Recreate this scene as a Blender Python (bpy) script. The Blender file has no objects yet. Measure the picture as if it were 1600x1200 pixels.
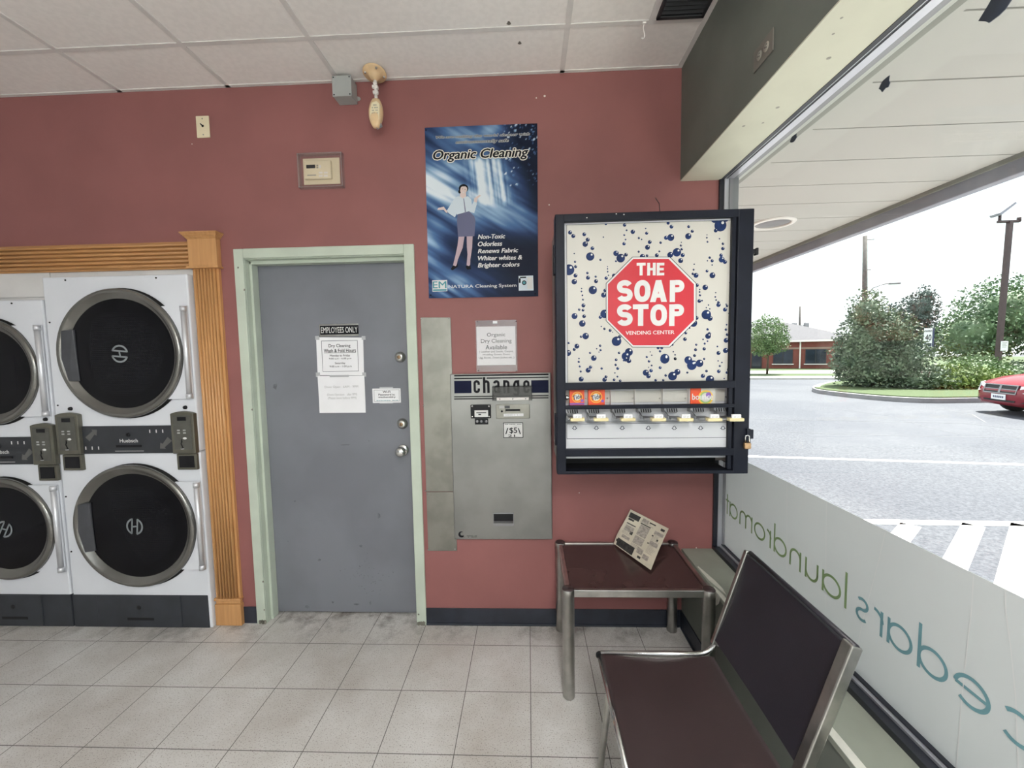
import bpy, bmesh, math, random
from mathutils import Vector, Matrix

# ------------------------------------------------------------------ camera
SC = bpy.context.scene
COL = SC.collection
CAM = Vector((0.007935, -2.269262, 1.571730))
CR = Vector((0.999138, 0.037868, -0.016991))      # camera right
CD = Vector((-0.014197, -0.072882, -0.997240))    # camera down
CF = Vector((-0.039002, 0.996621, -0.072281))     # camera forward
FPX = 638.32
cd = bpy.data.cameras.new('camera')
cam = bpy.data.objects.new('camera', cd)
COL.objects.link(cam)
cd.sensor_width = 36.0
cd.lens = FPX / 1600.0 * 36.0
cd.clip_start = 0.02
cd.clip_end = 400
mw = Matrix.Identity(4)
for i in range(3):
    mw[i][0] = CR[i]
    mw[i][1] = -CD[i]
    mw[i][2] = -CF[i]
    mw[i][3] = CAM[i]
cam.matrix_world = mw
SC.camera = cam

# ------------------------------------------------------------------ exposure, sky, sun
SC.view_settings.view_transform = 'Standard'
SC.view_settings.look = 'None'
SC.view_settings.gamma = 1.0
SC.view_settings.use_curve_mapping = False
SC.view_settings.exposure = 0.52
SKY_STRENGTH = 1.6
SUN_STRENGTH = 13.0
FILL_EMIT = 138.0  # glow of the fill tubes added behind the camera

wd = bpy.data.worlds.new('sky')
SC.world = wd
wd.use_nodes = True
nt = wd.node_tree
bg = nt.nodes['Background']
tc = nt.nodes.new('ShaderNodeTexCoord')
mp = nt.nodes.new('ShaderNodeMapping')
mp.inputs['Scale'].default_value = (1.5, 1.5, 6.0)
nz = nt.nodes.new('ShaderNodeTexNoise')
nz.inputs['Scale'].default_value = 1.6
nz.inputs['Detail'].default_value = 6
cr = nt.nodes.new('ShaderNodeValToRGB')
cr.color_ramp.elements[0].position = 0.30
cr.color_ramp.elements[0].color = (0.74, 0.86, 0.90, 1)
cr.color_ramp.elements[1].position = 0.56
cr.color_ramp.elements[1].color = (0.97, 0.985, 1.0, 1)
nt.links.new(tc.outputs['Generated'], mp.inputs['Vector'])
nt.links.new(mp.outputs[0], nz.inputs['Vector'])
nt.links.new(nz.outputs['Fac'], cr.inputs['Fac'])
nt.links.new(cr.outputs['Color'], bg.inputs['Color'])
bg.inputs['Strength'].default_value = SKY_STRENGTH

sl = bpy.data.lights.new('sun', 'SUN')
sl.energy = SUN_STRENGTH
sl.angle = math.radians(1.2)
sl.color = (1.0, 0.96, 0.90)
sun = bpy.data.objects.new('sun', sl)
COL.objects.link(sun)
sun.location = (12, 6, 14)
sun_from = Vector((0.62, 0.50, 1.55)).normalized()
sun.rotation_euler = sun_from.to_track_quat('Z', 'Y').to_euler()

# ------------------------------------------------------------------ helpers
def ray(u, v):
    return CR * ((u - 800) / FPX) + CD * ((v - 600) / FPX) + CF

def W(u, v, y):
    """the point of the plane at depth y that a measured pixel belongs to"""
    k = ray(u, v)
    t = (y - CAM.y) / k.y
    q = CAM + k * t
    return q

def WX(u, v, x):
    k = ray(u, v)
    return CAM + k * ((x - CAM.x) / k.x)

def WZ(u, v, z):
    k = ray(u, v)
    return CAM + k * ((z - CAM.z) / k.z)

def PB(u0, v0, u1, v1, y):
    a = W(u0, v0, y); b = W(u1, v1, y); c = W(u0, v1, y); d = W(u1, v0, y)
    return ((a.x + c.x) / 2, (c.z + b.z) / 2, (b.x + d.x) / 2, (a.z + d.z) / 2)

_tc = {}
def text_geo(s, bold=0.0, res=3):
    key = (s, round(bold, 4), res)
    if key in _tc:
        return _tc[key]
    cu = bpy.data.curves.new('lettering', 'FONT')
    cu.body = s
    cu.size = 1.0
    cu.offset = bold
    cu.resolution_u = res
    cu.align_x = 'LEFT'
    ob = bpy.data.objects.new('lettering', cu)
    COL.objects.link(ob)
    dg = bpy.context.evaluated_depsgraph_get()
    dg.update()
    me = ob.evaluated_get(dg).to_mesh()
    vs = [(v.co.x, v.co.y) for v in me.vertices]
    fs = [tuple(p.vertices) for p in me.polygons]
    ob.evaluated_get(dg).to_mesh_clear()
    bpy.data.objects.remove(ob)
    bpy.data.curves.remove(cu)
    _tc[key] = (vs, fs)
    return _tc[key]

class MB:
    """collects shapes (world coordinates) that become one mesh"""
    def __init__(s):
        s.v = []; s.f = []; s.mi = []; s.sm = []
    def add(s, vs, fs, m=0, smooth=False):
        b = len(s.v)
        s.v.extend([Vector(q) for q in vs])
        for f in fs:
            s.f.append(tuple(b + i for i in f)); s.mi.append(m); s.sm.append(smooth)
        return s
    def box(s, x0, x1, y0, y1, z0, z1, m=0):
        x0, x1 = min(x0, x1), max(x0, x1); y0, y1 = min(y0, y1), max(y0, y1); z0, z1 = min(z0, z1), max(z0, z1)
        vs = [(x0,y0,z0),(x1,y0,z0),(x1,y1,z0),(x0,y1,z0),(x0,y0,z1),(x1,y0,z1),(x1,y1,z1),(x0,y1,z1)]
        fs = [(0,3,2,1),(4,5,6,7),(0,1,5,4),(1,2,6,5),(2,3,7,6),(3,0,4,7)]
        return s.add(vs, fs, m)
    def cbox(s, x0, x1, y0, y1, z0, z1, c=0.004, m=0):
        """box with chamfered edges"""
        x0, x1 = min(x0, x1), max(x0, x1); y0, y1 = min(y0, y1), max(y0, y1); z0, z1 = min(z0, z1), max(z0, z1)
        c = min(c, (x1-x0)*.45, (y1-y0)*.45, (z1-z0)*.45)
        bm = bmesh.new()
        bmesh.ops.create_cube(bm, size=1.0)
        for v in bm.verts:
            v.co = Vector(((x0+x1)/2 + v.co.x*(x1-x0), (y0+y1)/2 + v.co.y*(y1-y0), (z0+z1)/2 + v.co.z*(z1-z0)))
        bmesh.ops.bevel(bm, geom=list(bm.edges), offset=c, segments=2, profile=0.5, affect='EDGES')
        bm.verts.index_update()
        s.add([v.co.copy() for v in bm.verts], [[v.index for v in f.verts] for f in bm.faces], m)
        bm.free()
        return s
    def poly(s, pts, m=0):
        return s.add(pts, [tuple(range(len(pts)))], m)
    def prism(s, pts, vec, m=0, smooth=False):
        n = len(pts); vec = Vector(vec)
        vs = [Vector(q) for q in pts] + [Vector(q) + vec for q in pts]
        fs = [tuple(range(n))[::-1], tuple(range(n, 2*n))]
        s.add(vs, fs, m)
        b = len(s.v) - 2*n
        for i in range(n):
            j = (i+1) % n
            s.f.append((b+i, b+j, b+n+j, b+n+i)); s.mi.append(m); s.sm.append(smooth)
        return s
    def tube(s, path, r, n=10, m=0, caps=True, rz=None):
        P = [Vector(q) for q in path]
        T = []
        for i in range(len(P)):
            a = P[max(i-1, 0)]; b = P[min(i+1, len(P)-1)]
            T.append((b-a).normalized())
        up = Vector((0,0,1)) if abs(T[0].z) < .9 else Vector((0,1,0))
        N = (up - T[0]*up.dot(T[0])).normalized()
        vs = []; fs = []
        for i, q in enumerate(P):
            if i: N = (N - T[i]*N.dot(T[i])).normalized()
            B = T[i].cross(N)
            ri = r[i] if isinstance(r, (list, tuple)) else r
            for k in range(n):
                a = 2*math.pi*k/n
                vs.append(q + N*(math.cos(a)*ri*(rz or 1)) + B*(math.sin(a)*ri))
        for i in range(len(P)-1):
            for k in range(n):
                k2 = (k+1) % n
                fs.append((i*n+k, i*n+k2, (i+1)*n+k2, (i+1)*n+k))
        s.add(vs, fs, m, True)
        if caps:
            b = len(s.v) - len(vs)
            s.f.append(tuple(b+k for k in range(n))[::-1]); s.mi.append(m); s.sm.append(False)
            s.f.append(tuple(b+(len(P)-1)*n+k for k in range(n))); s.mi.append(m); s.sm.append(False)
        return s
    def cyl(s, p0, p1, r0, n=20, m=0, r1=None):
        return s.tube([p0, p1], [r0, r0 if r1 is None else r1], n, m)
    def lathe(s, prof, o, axis='z', n=40, m=0, smooth=True, ell=1.0):
        o = Vector(o); vs = []; fs = []
        for (r, h) in prof:
            for k in range(n):
                a = 2*math.pi*k/n; c, d = r*math.cos(a), r*math.sin(a)*ell
                if axis == 'z': q = (c, d, h)
                elif axis == 'y': q = (c, h, d)
                else: q = (h, c, d)
                vs.append(o + Vector(q))
        for i in range(len(prof)-1):
            for k in range(n):
                k2 = (k+1) % n
                fs.append((i*n+k, i*n+k2, (i+1)*n+k2, (i+1)*n+k))
        return s.add(vs, fs, m, smooth)
    def disc(s, c, r, axis='y', n=24, m=0, clip=None):
        c = Vector(c); vs = []
        for k in range(n):
            a = 2*math.pi*k/n; p, q = r*math.cos(a), r*math.sin(a)
            w = c + (Vector((p,0,q)) if axis == 'y' else Vector((p,q,0)) if axis == 'z' else Vector((0,p,q)))
            if clip:
                w.x = min(max(w.x, clip[0]), clip[1]); w.z = min(max(w.z, clip[2]), clip[3])
            vs.append(w)
        return s.poly(vs, m)
    def grid(s, fn, nu, nv, m=0, smooth=True):
        vs = [fn(i/nu, j/nv) for j in range(nv+1) for i in range(nu+1)]
        fs = [(j*(nu+1)+i, j*(nu+1)+i+1, (j+1)*(nu+1)+i+1, (j+1)*(nu+1)+i) for j in range(nv) for i in range(nu)]
        return s.add(vs, fs, m, smooth)
    def text(s, t, rect, y, m=0, bold=0.0, shear=0.0, res=3, o=None, ux=None, uz=None, halo=0):
        """lettering whose ink fills rect (x0,z0,x1,z1) of the plane at depth y, or of the frame o, ux, uz;
        bold thickens the strokes by close copies, halo by copies all round"""
        vs, fs = text_geo(t, 0.0, res)
        if not vs: return s
        P = [(x + shear*yy, yy) for x, yy in vs]
        a0 = min(q[0] for q in P); a1 = max(q[0] for q in P); b0 = min(q[1] for q in P); b1 = max(q[1] for q in P)
        x0, z0, x1, z1 = rect
        sx = (x1-x0)/(a1-a0); sz = (z1-z0)/(b1-b0)
        if halo: offs = [(bold*math.cos(2*math.pi*k/halo), bold*math.sin(2*math.pi*k/halo)) for k in range(halo)]
        elif bold: offs = [(-bold*.55, 0), (bold*.55, 0), (0, -bold*.35), (0, bold*.35)]
        else: offs = [(0, 0)]
        for k, (da, db) in enumerate(offs):
            out = []
            for a, b in P:
                X = x0 + (a-a0+da)*sx; Z = z0 + (b-b0+db)*sz; dd = -.00004*k
                out.append(Vector((X, y+dd, Z)) if o is None else Vector(o) + Vector(ux)*X + Vector(uz)*Z + Vector((0, dd, 0)))
            s.add(out, fs, m)
        return s

LAYER = 0
def rib2(mb, pts, w, y, m):
    """flat stroke of width w along a path in the plane at depth y, corners mitred"""
    global LAYER
    LAYER = (LAYER + 1) % 12; y = y - .00005*LAYER
    P = [Vector(q) for i, q in enumerate(pts) if i == 0 or (Vector(q)-Vector(pts[i-1])).length > 1e-6]; L = []; R = []
    for i, p in enumerate(P):
        d0 = (P[i]-P[i-1]).normalized() if i else None; d1 = (P[i+1]-P[i]).normalized() if i < len(P)-1 else None
        if d0 is None: d0 = d1
        if d1 is None: d1 = d0
        t_ = (d0+d1).normalized(); nn = Vector((-t_.y, t_.x)); k = 1/max(.5, nn.dot(Vector((-d0.y, d0.x))))
        L.append(p+nn*w/2*k); R.append(p-nn*w/2*k)
    for i in range(len(P)-1):
        mb.poly([(q.x, y, q.y) for q in (L[i], L[i+1], R[i+1], R[i])], m)
def sarc(cx, cz, rx, rz, a0, a1, n=14, e=2.0):
    out = []
    for k in range(n+1):
        a = math.radians(a0+(a1-a0)*k/n); c_, s_ = math.cos(a), math.sin(a)
        out.append((cx + rx*math.copysign(abs(c_)**(2/e), c_), cz + rz*math.copysign(abs(s_)**(2/e), s_)))
    return out
def sign_letter(mb, ch, x, z, w, h, s, y, m):
    """heavy grotesque letters for signs and machine fronts; x, z = lower left corner"""
    B = lambda a, b, c_, e: mb.poly([(x+a, y, z+b), (x+c_, y, z+b), (x+c_, y, z+e), (x+a, y, z+e)], m)
    cx = x + w/2
    if ch == 'T': B(0, h-s*.92, w, h); B(w/2-s/2, 0, w/2+s/2, h-s*.92)
    elif ch == 'H': B(0, 0, s, h); B(w-s, 0, w, h); B(s, h*.5-s*.42, w-s, h*.5+s*.42)
    elif ch == 'E': B(0, 0, s, h); B(s, 0, w, s*.88); B(s, h-s*.88, w, h); B(s, h*.5-s*.42, w*.93, h*.5+s*.42)
    elif ch == 'O': rib2(mb, sarc(cx, z+h/2, w/2-s/2, h/2-s/2, 0, 360, 40, 2.35), s, y, m)
    elif ch == 'S':
        rx = w/2-s*.5; r1 = (h-s)*.24; r2 = (h-s)*.26
        rib2(mb, sarc(cx, z+h-s/2-r1, rx*.95, r1, 22, 270, 22, 2.15) + sarc(cx, z+s/2+r2, rx, r2, 90, -160, 22, 2.15), s, y, m)
    elif ch == 'A':
        q = s*1.06
        sl = (w/2-s*.52)/h; zi = (w/2-q)/sl
        for g_ in (-1, 1):
            mb.poly([(cx+g_*a_, y, z+b_) for a_, b_ in ((w/2, 0), (w/2-q, 0), (0, zi), (0, h), (s*.52, h))], m)
        mb.poly([(x+w*a_, y+.0002, z+h*.20+b_) for a_, b_ in ((.26, 0), (.74, 0), (.70, s*.78), (.30, s*.78))], m)
    elif ch == 'P':
        B(0, 0, s, h); r_ = h*.275-s*.44
        rib2(mb, [(x+s, z+h-s*.44), (x+w*.55, z+h-s*.44)] + sarc(x+w*.55, z+h-s*.44-r_, w*.45-s/2, r_, 88, -88, 14, 2.2) + [(x+w*.55, z+h-s*.44-2*r_), (x+s, z+h-s*.44-2*r_)], s*.92, y, m)
    else:                                       # narrow rounded lower case: h = x-height
        k = s/2; r_ = w*.5-k
        if ch == 'c': rib2(mb, [(x+w-k, z+h*.64), (x+w-k, z+h-k-r_)] + sarc(cx, z+h-k-r_, r_, r_, 0, 180, 10) + sarc(cx, z+k+r_, r_, r_, 180, 360, 10) + [(x+w-k, z+h*.36)], s, y, m)
        elif ch in 'hn':
            B(0, 0, s, h*1.24 if ch == 'h' else h); rib2(mb, sarc(cx, z+h-k-r_, r_, r_, 180, 0, 10) + [(x+w-k, z)], s, y, m)
        elif ch == 'a':
            rib2(mb, sarc(cx, z+h-k-r_, r_, r_, 180, 0, 10) + [(x+w-k, z)], s, y, m); rib2(mb, [(x+w-k, z+h*.56)] + sarc(cx, z+h*.30, r_, h*.30-k, 90, 270, 12) + [(x+w-k, z+k)], s*.9, y, m)
        elif ch == 'g':
            rib2(mb, sarc(cx, z+h*.56, r_, h*.44-k, 0, 360, 24), s*.95, y, m); B(w-s, -h*.02, w, h); rib2(mb, [(x+w-k, z)] + sarc(cx, z-h*.02, r_, h*.13, 0, -180, 10), s*.85, y, m)
        elif ch == 'e':
            rib2(mb, [(x+k, z+h*.5), (x+w-k, z+h*.5), (x+w-k, z+h-k-r_)] + sarc(cx, z+h-k-r_, r_, r_, 0, 180, 10) + sarc(cx, z+k+r_, r_, r_, 180, 360, 10) + [(x+w-k, z+h*.34)], s*.95, y, m)

def obj(name, mb, mats, parent=None, bevel=0.0, at=None):
    """links the collected shapes as ONE mesh object; its origin is its parent's base or `at`"""
    me = bpy.data.meshes.new(name)
    org = at if at is not None else ORG.get(parent.name, Vector()) if parent else Vector()
    org = Vector(org)
    me.from_pydata([tuple(v - org) for v in mb.v], [], mb.f)
    if not isinstance(mats, (list, tuple)): mats = [mats]
    for q in mats: me.materials.append(q)
    for p, mi, sm in zip(me.polygons, mb.mi, mb.sm):
        p.material_index = mi; p.use_smooth = sm
    bm = bmesh.new(); bm.from_mesh(me)
    bmesh.ops.recalc_face_normals(bm, faces=bm.faces)
    bm.to_mesh(me); bm.free()
    me.update()
    o = bpy.data.objects.new(name, me)
    COL.objects.link(o)
    if parent is not None:
        o.parent = parent
        if at is not None:
            o.location = org - ORG.get(parent.name, Vector())
    else:
        o.location = org
    ORG[o.name] = org
    if bevel:
        md = o.modifiers.new('bevel', 'BEVEL'); md.width = bevel; md.segments = 2; md.limit_method = 'ANGLE'
        md.harden_normals = False
    return o

ORG = {}
def thing(name, label, cat, base=(0,0,0), group=None):
    o = bpy.data.objects.new(name, None)
    o.empty_display_size = 0.1
    COL.objects.link(o)
    o.location = base
    ORG[o.name] = Vector(base)
    tag(o, label, cat, group)
    return o

def tag(o, label, cat, group=None):
    o['label'] = label; o['category'] = cat
    if group: o['group'] = group
    return o

def struct(o, label=None):
    o['kind'] = 'structure'
    if label: o['label'] = label
    return o

def copy_tree(o, parent=None):
    c = o.copy(); COL.objects.link(c)
    if parent is not None:
        c.parent = parent
    ORG[c.name] = ORG.get(o.name, Vector())
    for ch in list(o.children):
        copy_tree(ch, c)
    return c

# ------------------------------------------------------------------ materials
MATS = {}
def mat(name, col, rough=0.5, metal=0.0, var=0.0, scale=6.0, bump=0.0, bscale=60.0, spec=0.5, stretch=None, col2=None, thr=(0.4, 0.6), emit=0.0, detail=4):
    """principled surface; var/col2 mix a second tone by noise, bump adds grain"""
    m = bpy.data.materials.new(name); MATS[name] = m
    m.use_nodes = True
    t = m.node_tree; b = t.nodes['Principled BSDF']
    b.inputs['Base Color'].default_value = (*col, 1)
    b.inputs['Roughness'].default_value = rough
    b.inputs['Metallic'].default_value = metal
    b.inputs['Specular IOR Level'].default_value = spec
    if emit:
        b.inputs['Emission Color'].default_value = (*col, 1)
        b.inputs['Emission Strength'].default_value = emit
    co = None
    if var or col2 or bump:
        co = t.nodes.new('ShaderNodeTexCoord')
        mpn = t.nodes.new('ShaderNodeMapping')
        if stretch: mpn.inputs['Scale'].default_value = stretch
        t.links.new(co.outputs['Object'], mpn.inputs['Vector'])
    if var or col2:
        n = t.nodes.new('ShaderNodeTexNoise'); n.inputs['Scale'].default_value = scale; n.inputs['Detail'].default_value = detail
        r = t.nodes.new('ShaderNodeValToRGB')
        c2 = col2 if col2 else tuple(max(0, c*(1-var)) for c in col)
        c1 = col if col2 else tuple(min(1, c*(1+var*0.5)) for c in col)
        r.color_ramp.elements[0].position = thr[0]; r.color_ramp.elements[0].color = (*c2, 1)
        r.color_ramp.elements[1].position = thr[1]; r.color_ramp.elements[1].color = (*c1, 1)
        t.links.new(mpn.outputs[0], n.inputs['Vector']); t.links.new(n.outputs['Fac'], r.inputs['Fac'])
        t.links.new(r.outputs['Color'], b.inputs['Base Color'])
    if bump:
        n2 = t.nodes.new('ShaderNodeTexNoise'); n2.inputs['Scale'].default_value = bscale; n2.inputs['Detail'].default_value = 3
        bp = t.nodes.new('ShaderNodeBump'); bp.inputs['Strength'].default_value = bump; bp.inputs['Distance'].default_value = 0.01
        t.links.new(mpn.outputs[0], n2.inputs['Vector']); t.links.new(n2.outputs['Fac'], bp.inputs['Height'])
        t.links.new(bp.outputs['Normal'], b.inputs['Normal'])
    return m

def lines_fac(t, sock, period, off, half):
    """0..1 mask of thin lines every `period` along one coordinate socket"""
    def mth(op, a, b=None):
        n = t.nodes.new('ShaderNodeMath'); n.operation = op
        for i, q in enumerate((a, b)):
            if q is None: continue
            if isinstance(q, (int, float)): n.inputs[i].default_value = q
            else: t.links.new(q, n.inputs[i])
        return n.outputs[0]
    a = mth('ADD', sock, -off + period*1000.5)
    a = mth('DIVIDE', a, period)
    a = mth('FRACT', a)
    a = mth('SUBTRACT', a, 0.5)
    a = mth('ABSOLUTE', a)
    return mth('LESS_THAN', a, half/period)

M = {}
def d(k, *a, **kw):
    M[k] = mat(k, *a, **kw)
d('rose_wall_paint', (0.262, 0.100, 0.094), 0.62, var=0.06, scale=3.0, bump=0.04, bscale=220)
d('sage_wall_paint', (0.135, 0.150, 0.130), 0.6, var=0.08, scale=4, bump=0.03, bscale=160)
d('sage_ledge_lit', (0.27, 0.29, 0.245), 0.55, var=0.08, scale=4)  # lighter copy of the sage paint; window light put into its colour
d('pale_soffit_underside', (0.62, 0.62, 0.51), 0.6, var=0.05, scale=3)  # underside of the header, coloured lighter than its side face
d('plain_wall_paint', (0.56, 0.56, 0.56), 0.7, var=0.05, scale=2)
d('ceiling_tile', (0.84, 0.815, 0.785), 0.85, var=0.03, scale=40, bump=0.04, bscale=500)
d('ceiling_bar', (0.68, 0.665, 0.645), 0.5, var=0.03, scale=20)
d('vinyl_base', (0.018, 0.022, 0.034), 0.45, var=0.25, scale=8)
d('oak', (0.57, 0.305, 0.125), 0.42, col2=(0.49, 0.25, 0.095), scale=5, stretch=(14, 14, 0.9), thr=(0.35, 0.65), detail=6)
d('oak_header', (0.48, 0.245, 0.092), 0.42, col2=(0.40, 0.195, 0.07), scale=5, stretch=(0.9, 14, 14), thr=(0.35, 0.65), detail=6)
d('mint_paint', (0.50, 0.56, 0.47), 0.45, var=0.06, scale=5, bump=0.03, bscale=90)
d('worn_mint', (0.18, 0.17, 0.14), 0.7, var=0.3, scale=30)
d('grey_door_paint', (0.172, 0.180, 0.206), 0.42, var=0.10, scale=2.2, bump=0.02, bscale=120)
d('door_scuff', (0.125, 0.135, 0.155), 0.6, var=0.3, scale=40)
d('appliance_white', (0.70, 0.72, 0.765), 0.32, var=0.03, scale=3)
d('filler_white', (0.66, 0.65, 0.64), 0.5, var=0.05, scale=5)
d('seam_dark', (0.05, 0.05, 0.052), 0.6, var=0.1)
d('charcoal_panel', (0.026, 0.029, 0.035), 0.45, var=0.15, scale=8)
d('kick_grey', (0.028, 0.032, 0.040), 0.5, var=0.2, scale=6, bump=0.03, bscale=200)
d('bronze_rim', (0.23, 0.225, 0.21), 0.27, metal=0.85, var=0.12, scale=5)
d('control_bronze', (0.14, 0.135, 0.108), 0.38, metal=0.5, var=0.1, scale=12)
d('control_face', (0.105, 0.105, 0.092), 0.45, metal=0.3, var=0.1, scale=20)
d('black_plastic', (0.009, 0.009, 0.011), 0.4, var=0.2, spec=0.25)
d('gasket', (0.006, 0.006, 0.007), 0.7, var=0.2)
d('pad_grey', (0.05, 0.052, 0.06), 0.45, var=0.1, scale=20)
d('emblem_grey', (0.22, 0.24, 0.25), 0.5, var=0.05)
d('arrow_grey', (0.11, 0.11, 0.105), 0.5, var=0.05)
d('print_white', (0.68, 0.68, 0.67), 0.5, var=0.03)
d('print_grey', (0.42, 0.42, 0.42), 0.5, var=0.03)
d('print_black', (0.010, 0.010, 0.013), 0.6, var=0.1, spec=0.12)
d('print_navy', (0.008, 0.011, 0.034), 0.6, var=0.1, spec=0.12)
d('chrome', (0.62, 0.62, 0.61), 0.16, metal=1.0, var=0.05, scale=12)
d('satin_silver', (0.66, 0.67, 0.70), 0.38, metal=0.55, var=0.04, scale=12)
d('dull_chrome', (0.46, 0.455, 0.43), 0.28, metal=1.0, var=0.12, scale=18)
d('brushed_steel', (0.26, 0.258, 0.25), 0.34, metal=0.9, var=0.10, scale=4)
d('galvanised', (0.265, 0.258, 0.23), 0.38, metal=0.85, var=0.14, scale=7)
d('paper_white', (0.83, 0.83, 0.85), 0.75, var=0.02, scale=8)
d('tape_clear', (0.45, 0.46, 0.48), 0.3, var=0.05)
d('navy_steel', (0.010, 0.012, 0.020), 0.45, var=0.12, scale=10, spec=0.18)
d('cabinet_side', (0.27, 0.235, 0.22), 0.5, var=0.08, scale=5)
d('vending_cream', (0.57, 0.55, 0.50), 0.35, var=0.02, scale=3)
d('vending_white', (0.60, 0.61, 0.635), 0.35, var=0.03, scale=3)
d('bubble_navy', (0.009, 0.026, 0.100), 0.45, var=0.25, scale=40, spec=0.2)
d('stop_red', (0.52, 0.016, 0.030), 0.35, var=0.04)
d('carton_orange', (0.80, 0.085, 0.02), 0.45, var=0.08)
d('carton_yellow', (0.85, 0.50, 0.06), 0.45, var=0.05)
d('carton_purple', (0.22, 0.10, 0.42), 0.45, var=0.05)
d('carton_green', (0.30, 0.48, 0.16), 0.45, var=0.05)
d('brass_cream', (0.74, 0.64, 0.36), 0.4, var=0.08)
d('slide_steel', (0.30, 0.30, 0.31), 0.32, metal=0.8, var=0.1)
d('brass', (0.42, 0.27, 0.15), 0.35, metal=0.8, var=0.1, scale=20)
d('ivory_plastic', (0.74, 0.66, 0.46), 0.4, var=0.04)
d('aged_beige', (0.72, 0.52, 0.30), 0.45, var=0.08, scale=20)
d('white_enamel', (0.78, 0.75, 0.72), 0.4, var=0.05)
d('grey_box', (0.37, 0.385, 0.375), 0.45, var=0.06)
d('lens_grey', (0.30, 0.32, 0.34), 0.3, var=0.05)
d('outlet_grey', (0.16, 0.15, 0.13), 0.5, var=0.1)
d('outlet_ivory', (0.30, 0.29, 0.25), 0.5, var=0.1)
d('vent_dark', (0.028, 0.03, 0.034), 0.5, var=0.1)
d('black_aluminium', (0.014, 0.016, 0.024), 0.32, var=0.15, scale=10)
d('silver_aluminium', (0.55, 0.56, 0.60), 0.3, metal=0.7, var=0.05)
d('grey_aluminium', (0.26, 0.26, 0.275), 0.4, metal=0.4, var=0.06)
d('table_laminate', (0.050, 0.027, 0.026), 0.16, var=0.12, scale=6)
d('maroon_vinyl', (0.036, 0.0225, 0.0235), 0.34, var=0.10, scale=5, bump=0.05, bscale=260)
d('black_vinyl', (0.016, 0.014, 0.021), 0.45, var=0.10, scale=5, bump=0.05, bscale=260)
d('newsprint', (0.60, 0.55, 0.44), 0.85, var=0.08, scale=12)
d('newsprint_grey', (0.36, 0.32, 0.28), 0.85, var=0.25, scale=90)
d('newsprint_black', (0.035, 0.034, 0.032), 0.8, var=0.5, scale=60)
d('film_green', (0.22, 0.33, 0.15), 0.6, var=0.03)
d('film_blue', (0.15, 0.31, 0.35), 0.6, var=0.03)
d('film_crease', (0.72, 0.72, 0.72), 0.6, var=0.03)
d('blue_tape', (0.025, 0.035, 0.06), 0.6, var=0.2)
d('putty', (0.66, 0.66, 0.60), 0.8, var=0.06, scale=30)
d('canopy_board', (0.46, 0.452, 0.43), 0.6, var=0.02, scale=2)
d('canopy_groove', (0.26, 0.25, 0.24), 0.7, var=0.05)
d('canopy_trim', (0.50, 0.51, 0.48), 0.5, var=0.03)
d('canopy_dark_strip', (0.24, 0.245, 0.22), 0.5, var=0.05)  # strip coloured darker than the canopy boards and trim
d('fascia_grey', (0.27, 0.275, 0.32), 0.5, var=0.08)
d('lamp_reflector', (0.25, 0.23, 0.22), 0.3, metal=0.6, var=0.1)
d('concrete', (0.50, 0.49, 0.465), 0.85, var=0.1, scale=3, bump=0.1, bscale=80)
d('road_paint', (0.86, 0.86, 0.84), 0.7, var=0.08, scale=20)
d('tar_crack', (0.10, 0.10, 0.115), 0.7, var=0.2, scale=10)
d('curb_concrete', (0.24, 0.235, 0.245), 0.85, var=0.12, scale=3)
d('lawn', (0.052, 0.082, 0.022), 0.9, col2=(0.035, 0.06, 0.016), scale=30)
d('bark', (0.10, 0.07, 0.05), 0.9, var=0.3, scale=20, bump=0.3, bscale=60)
d('wood_pole', (0.10, 0.09, 0.085), 0.8, var=0.2, scale=10)
d('brown_steel', (0.055, 0.032, 0.032), 0.5, var=0.1)
d('shingle', (0.075, 0.072, 0.085), 0.85, var=0.15, scale=12)
d('eave_white', (0.75, 0.73, 0.70), 0.6, var=0.03)
d('stone_band', (0.30, 0.21, 0.17), 0.7, var=0.06)
d('far_glass', (0.02, 0.03, 0.05), 0.12, var=0.3, scale=1.5)
d('car_red', (0.21, 0.008, 0.020), 0.22, var=0.05)
d('tyre', (0.014, 0.014, 0.015), 0.75, var=0.2)
d('car_glass', (0.03, 0.05, 0.055), 0.08, var=0.1)
d('headlamp', (0.75, 0.77, 0.80), 0.15, var=0.03)
d('sign_white', (0.82, 0.83, 0.85), 0.5, var=0.02)
d('sign_navy', (0.035, 0.045, 0.11), 0.5, var=0.05)
d('wall_fleck', (0.66, 0.60, 0.55), 0.8, var=0.1)
for k, c1, c2 in (('leaf_cedar', (0.135, 0.185, 0.105), (0.082, 0.120, 0.075)), ('leaf_maple', (0.125, 0.205, 0.095), (0.078, 0.135, 0.07)),
                  ('leaf_spruce', (0.085, 0.125, 0.105), (0.058, 0.09, 0.08)), ('leaf_lime', (0.19, 0.25, 0.055), (0.09, 0.15, 0.035)),
                  ('leaf_pale', (0.17, 0.24, 0.12), (0.09, 0.16, 0.06)), ('leaf_street', (0.14, 0.21, 0.085), (0.075, 0.14, 0.045))):
    d(k, c1, 0.6, col2=c2, scale=1.6)

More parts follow.
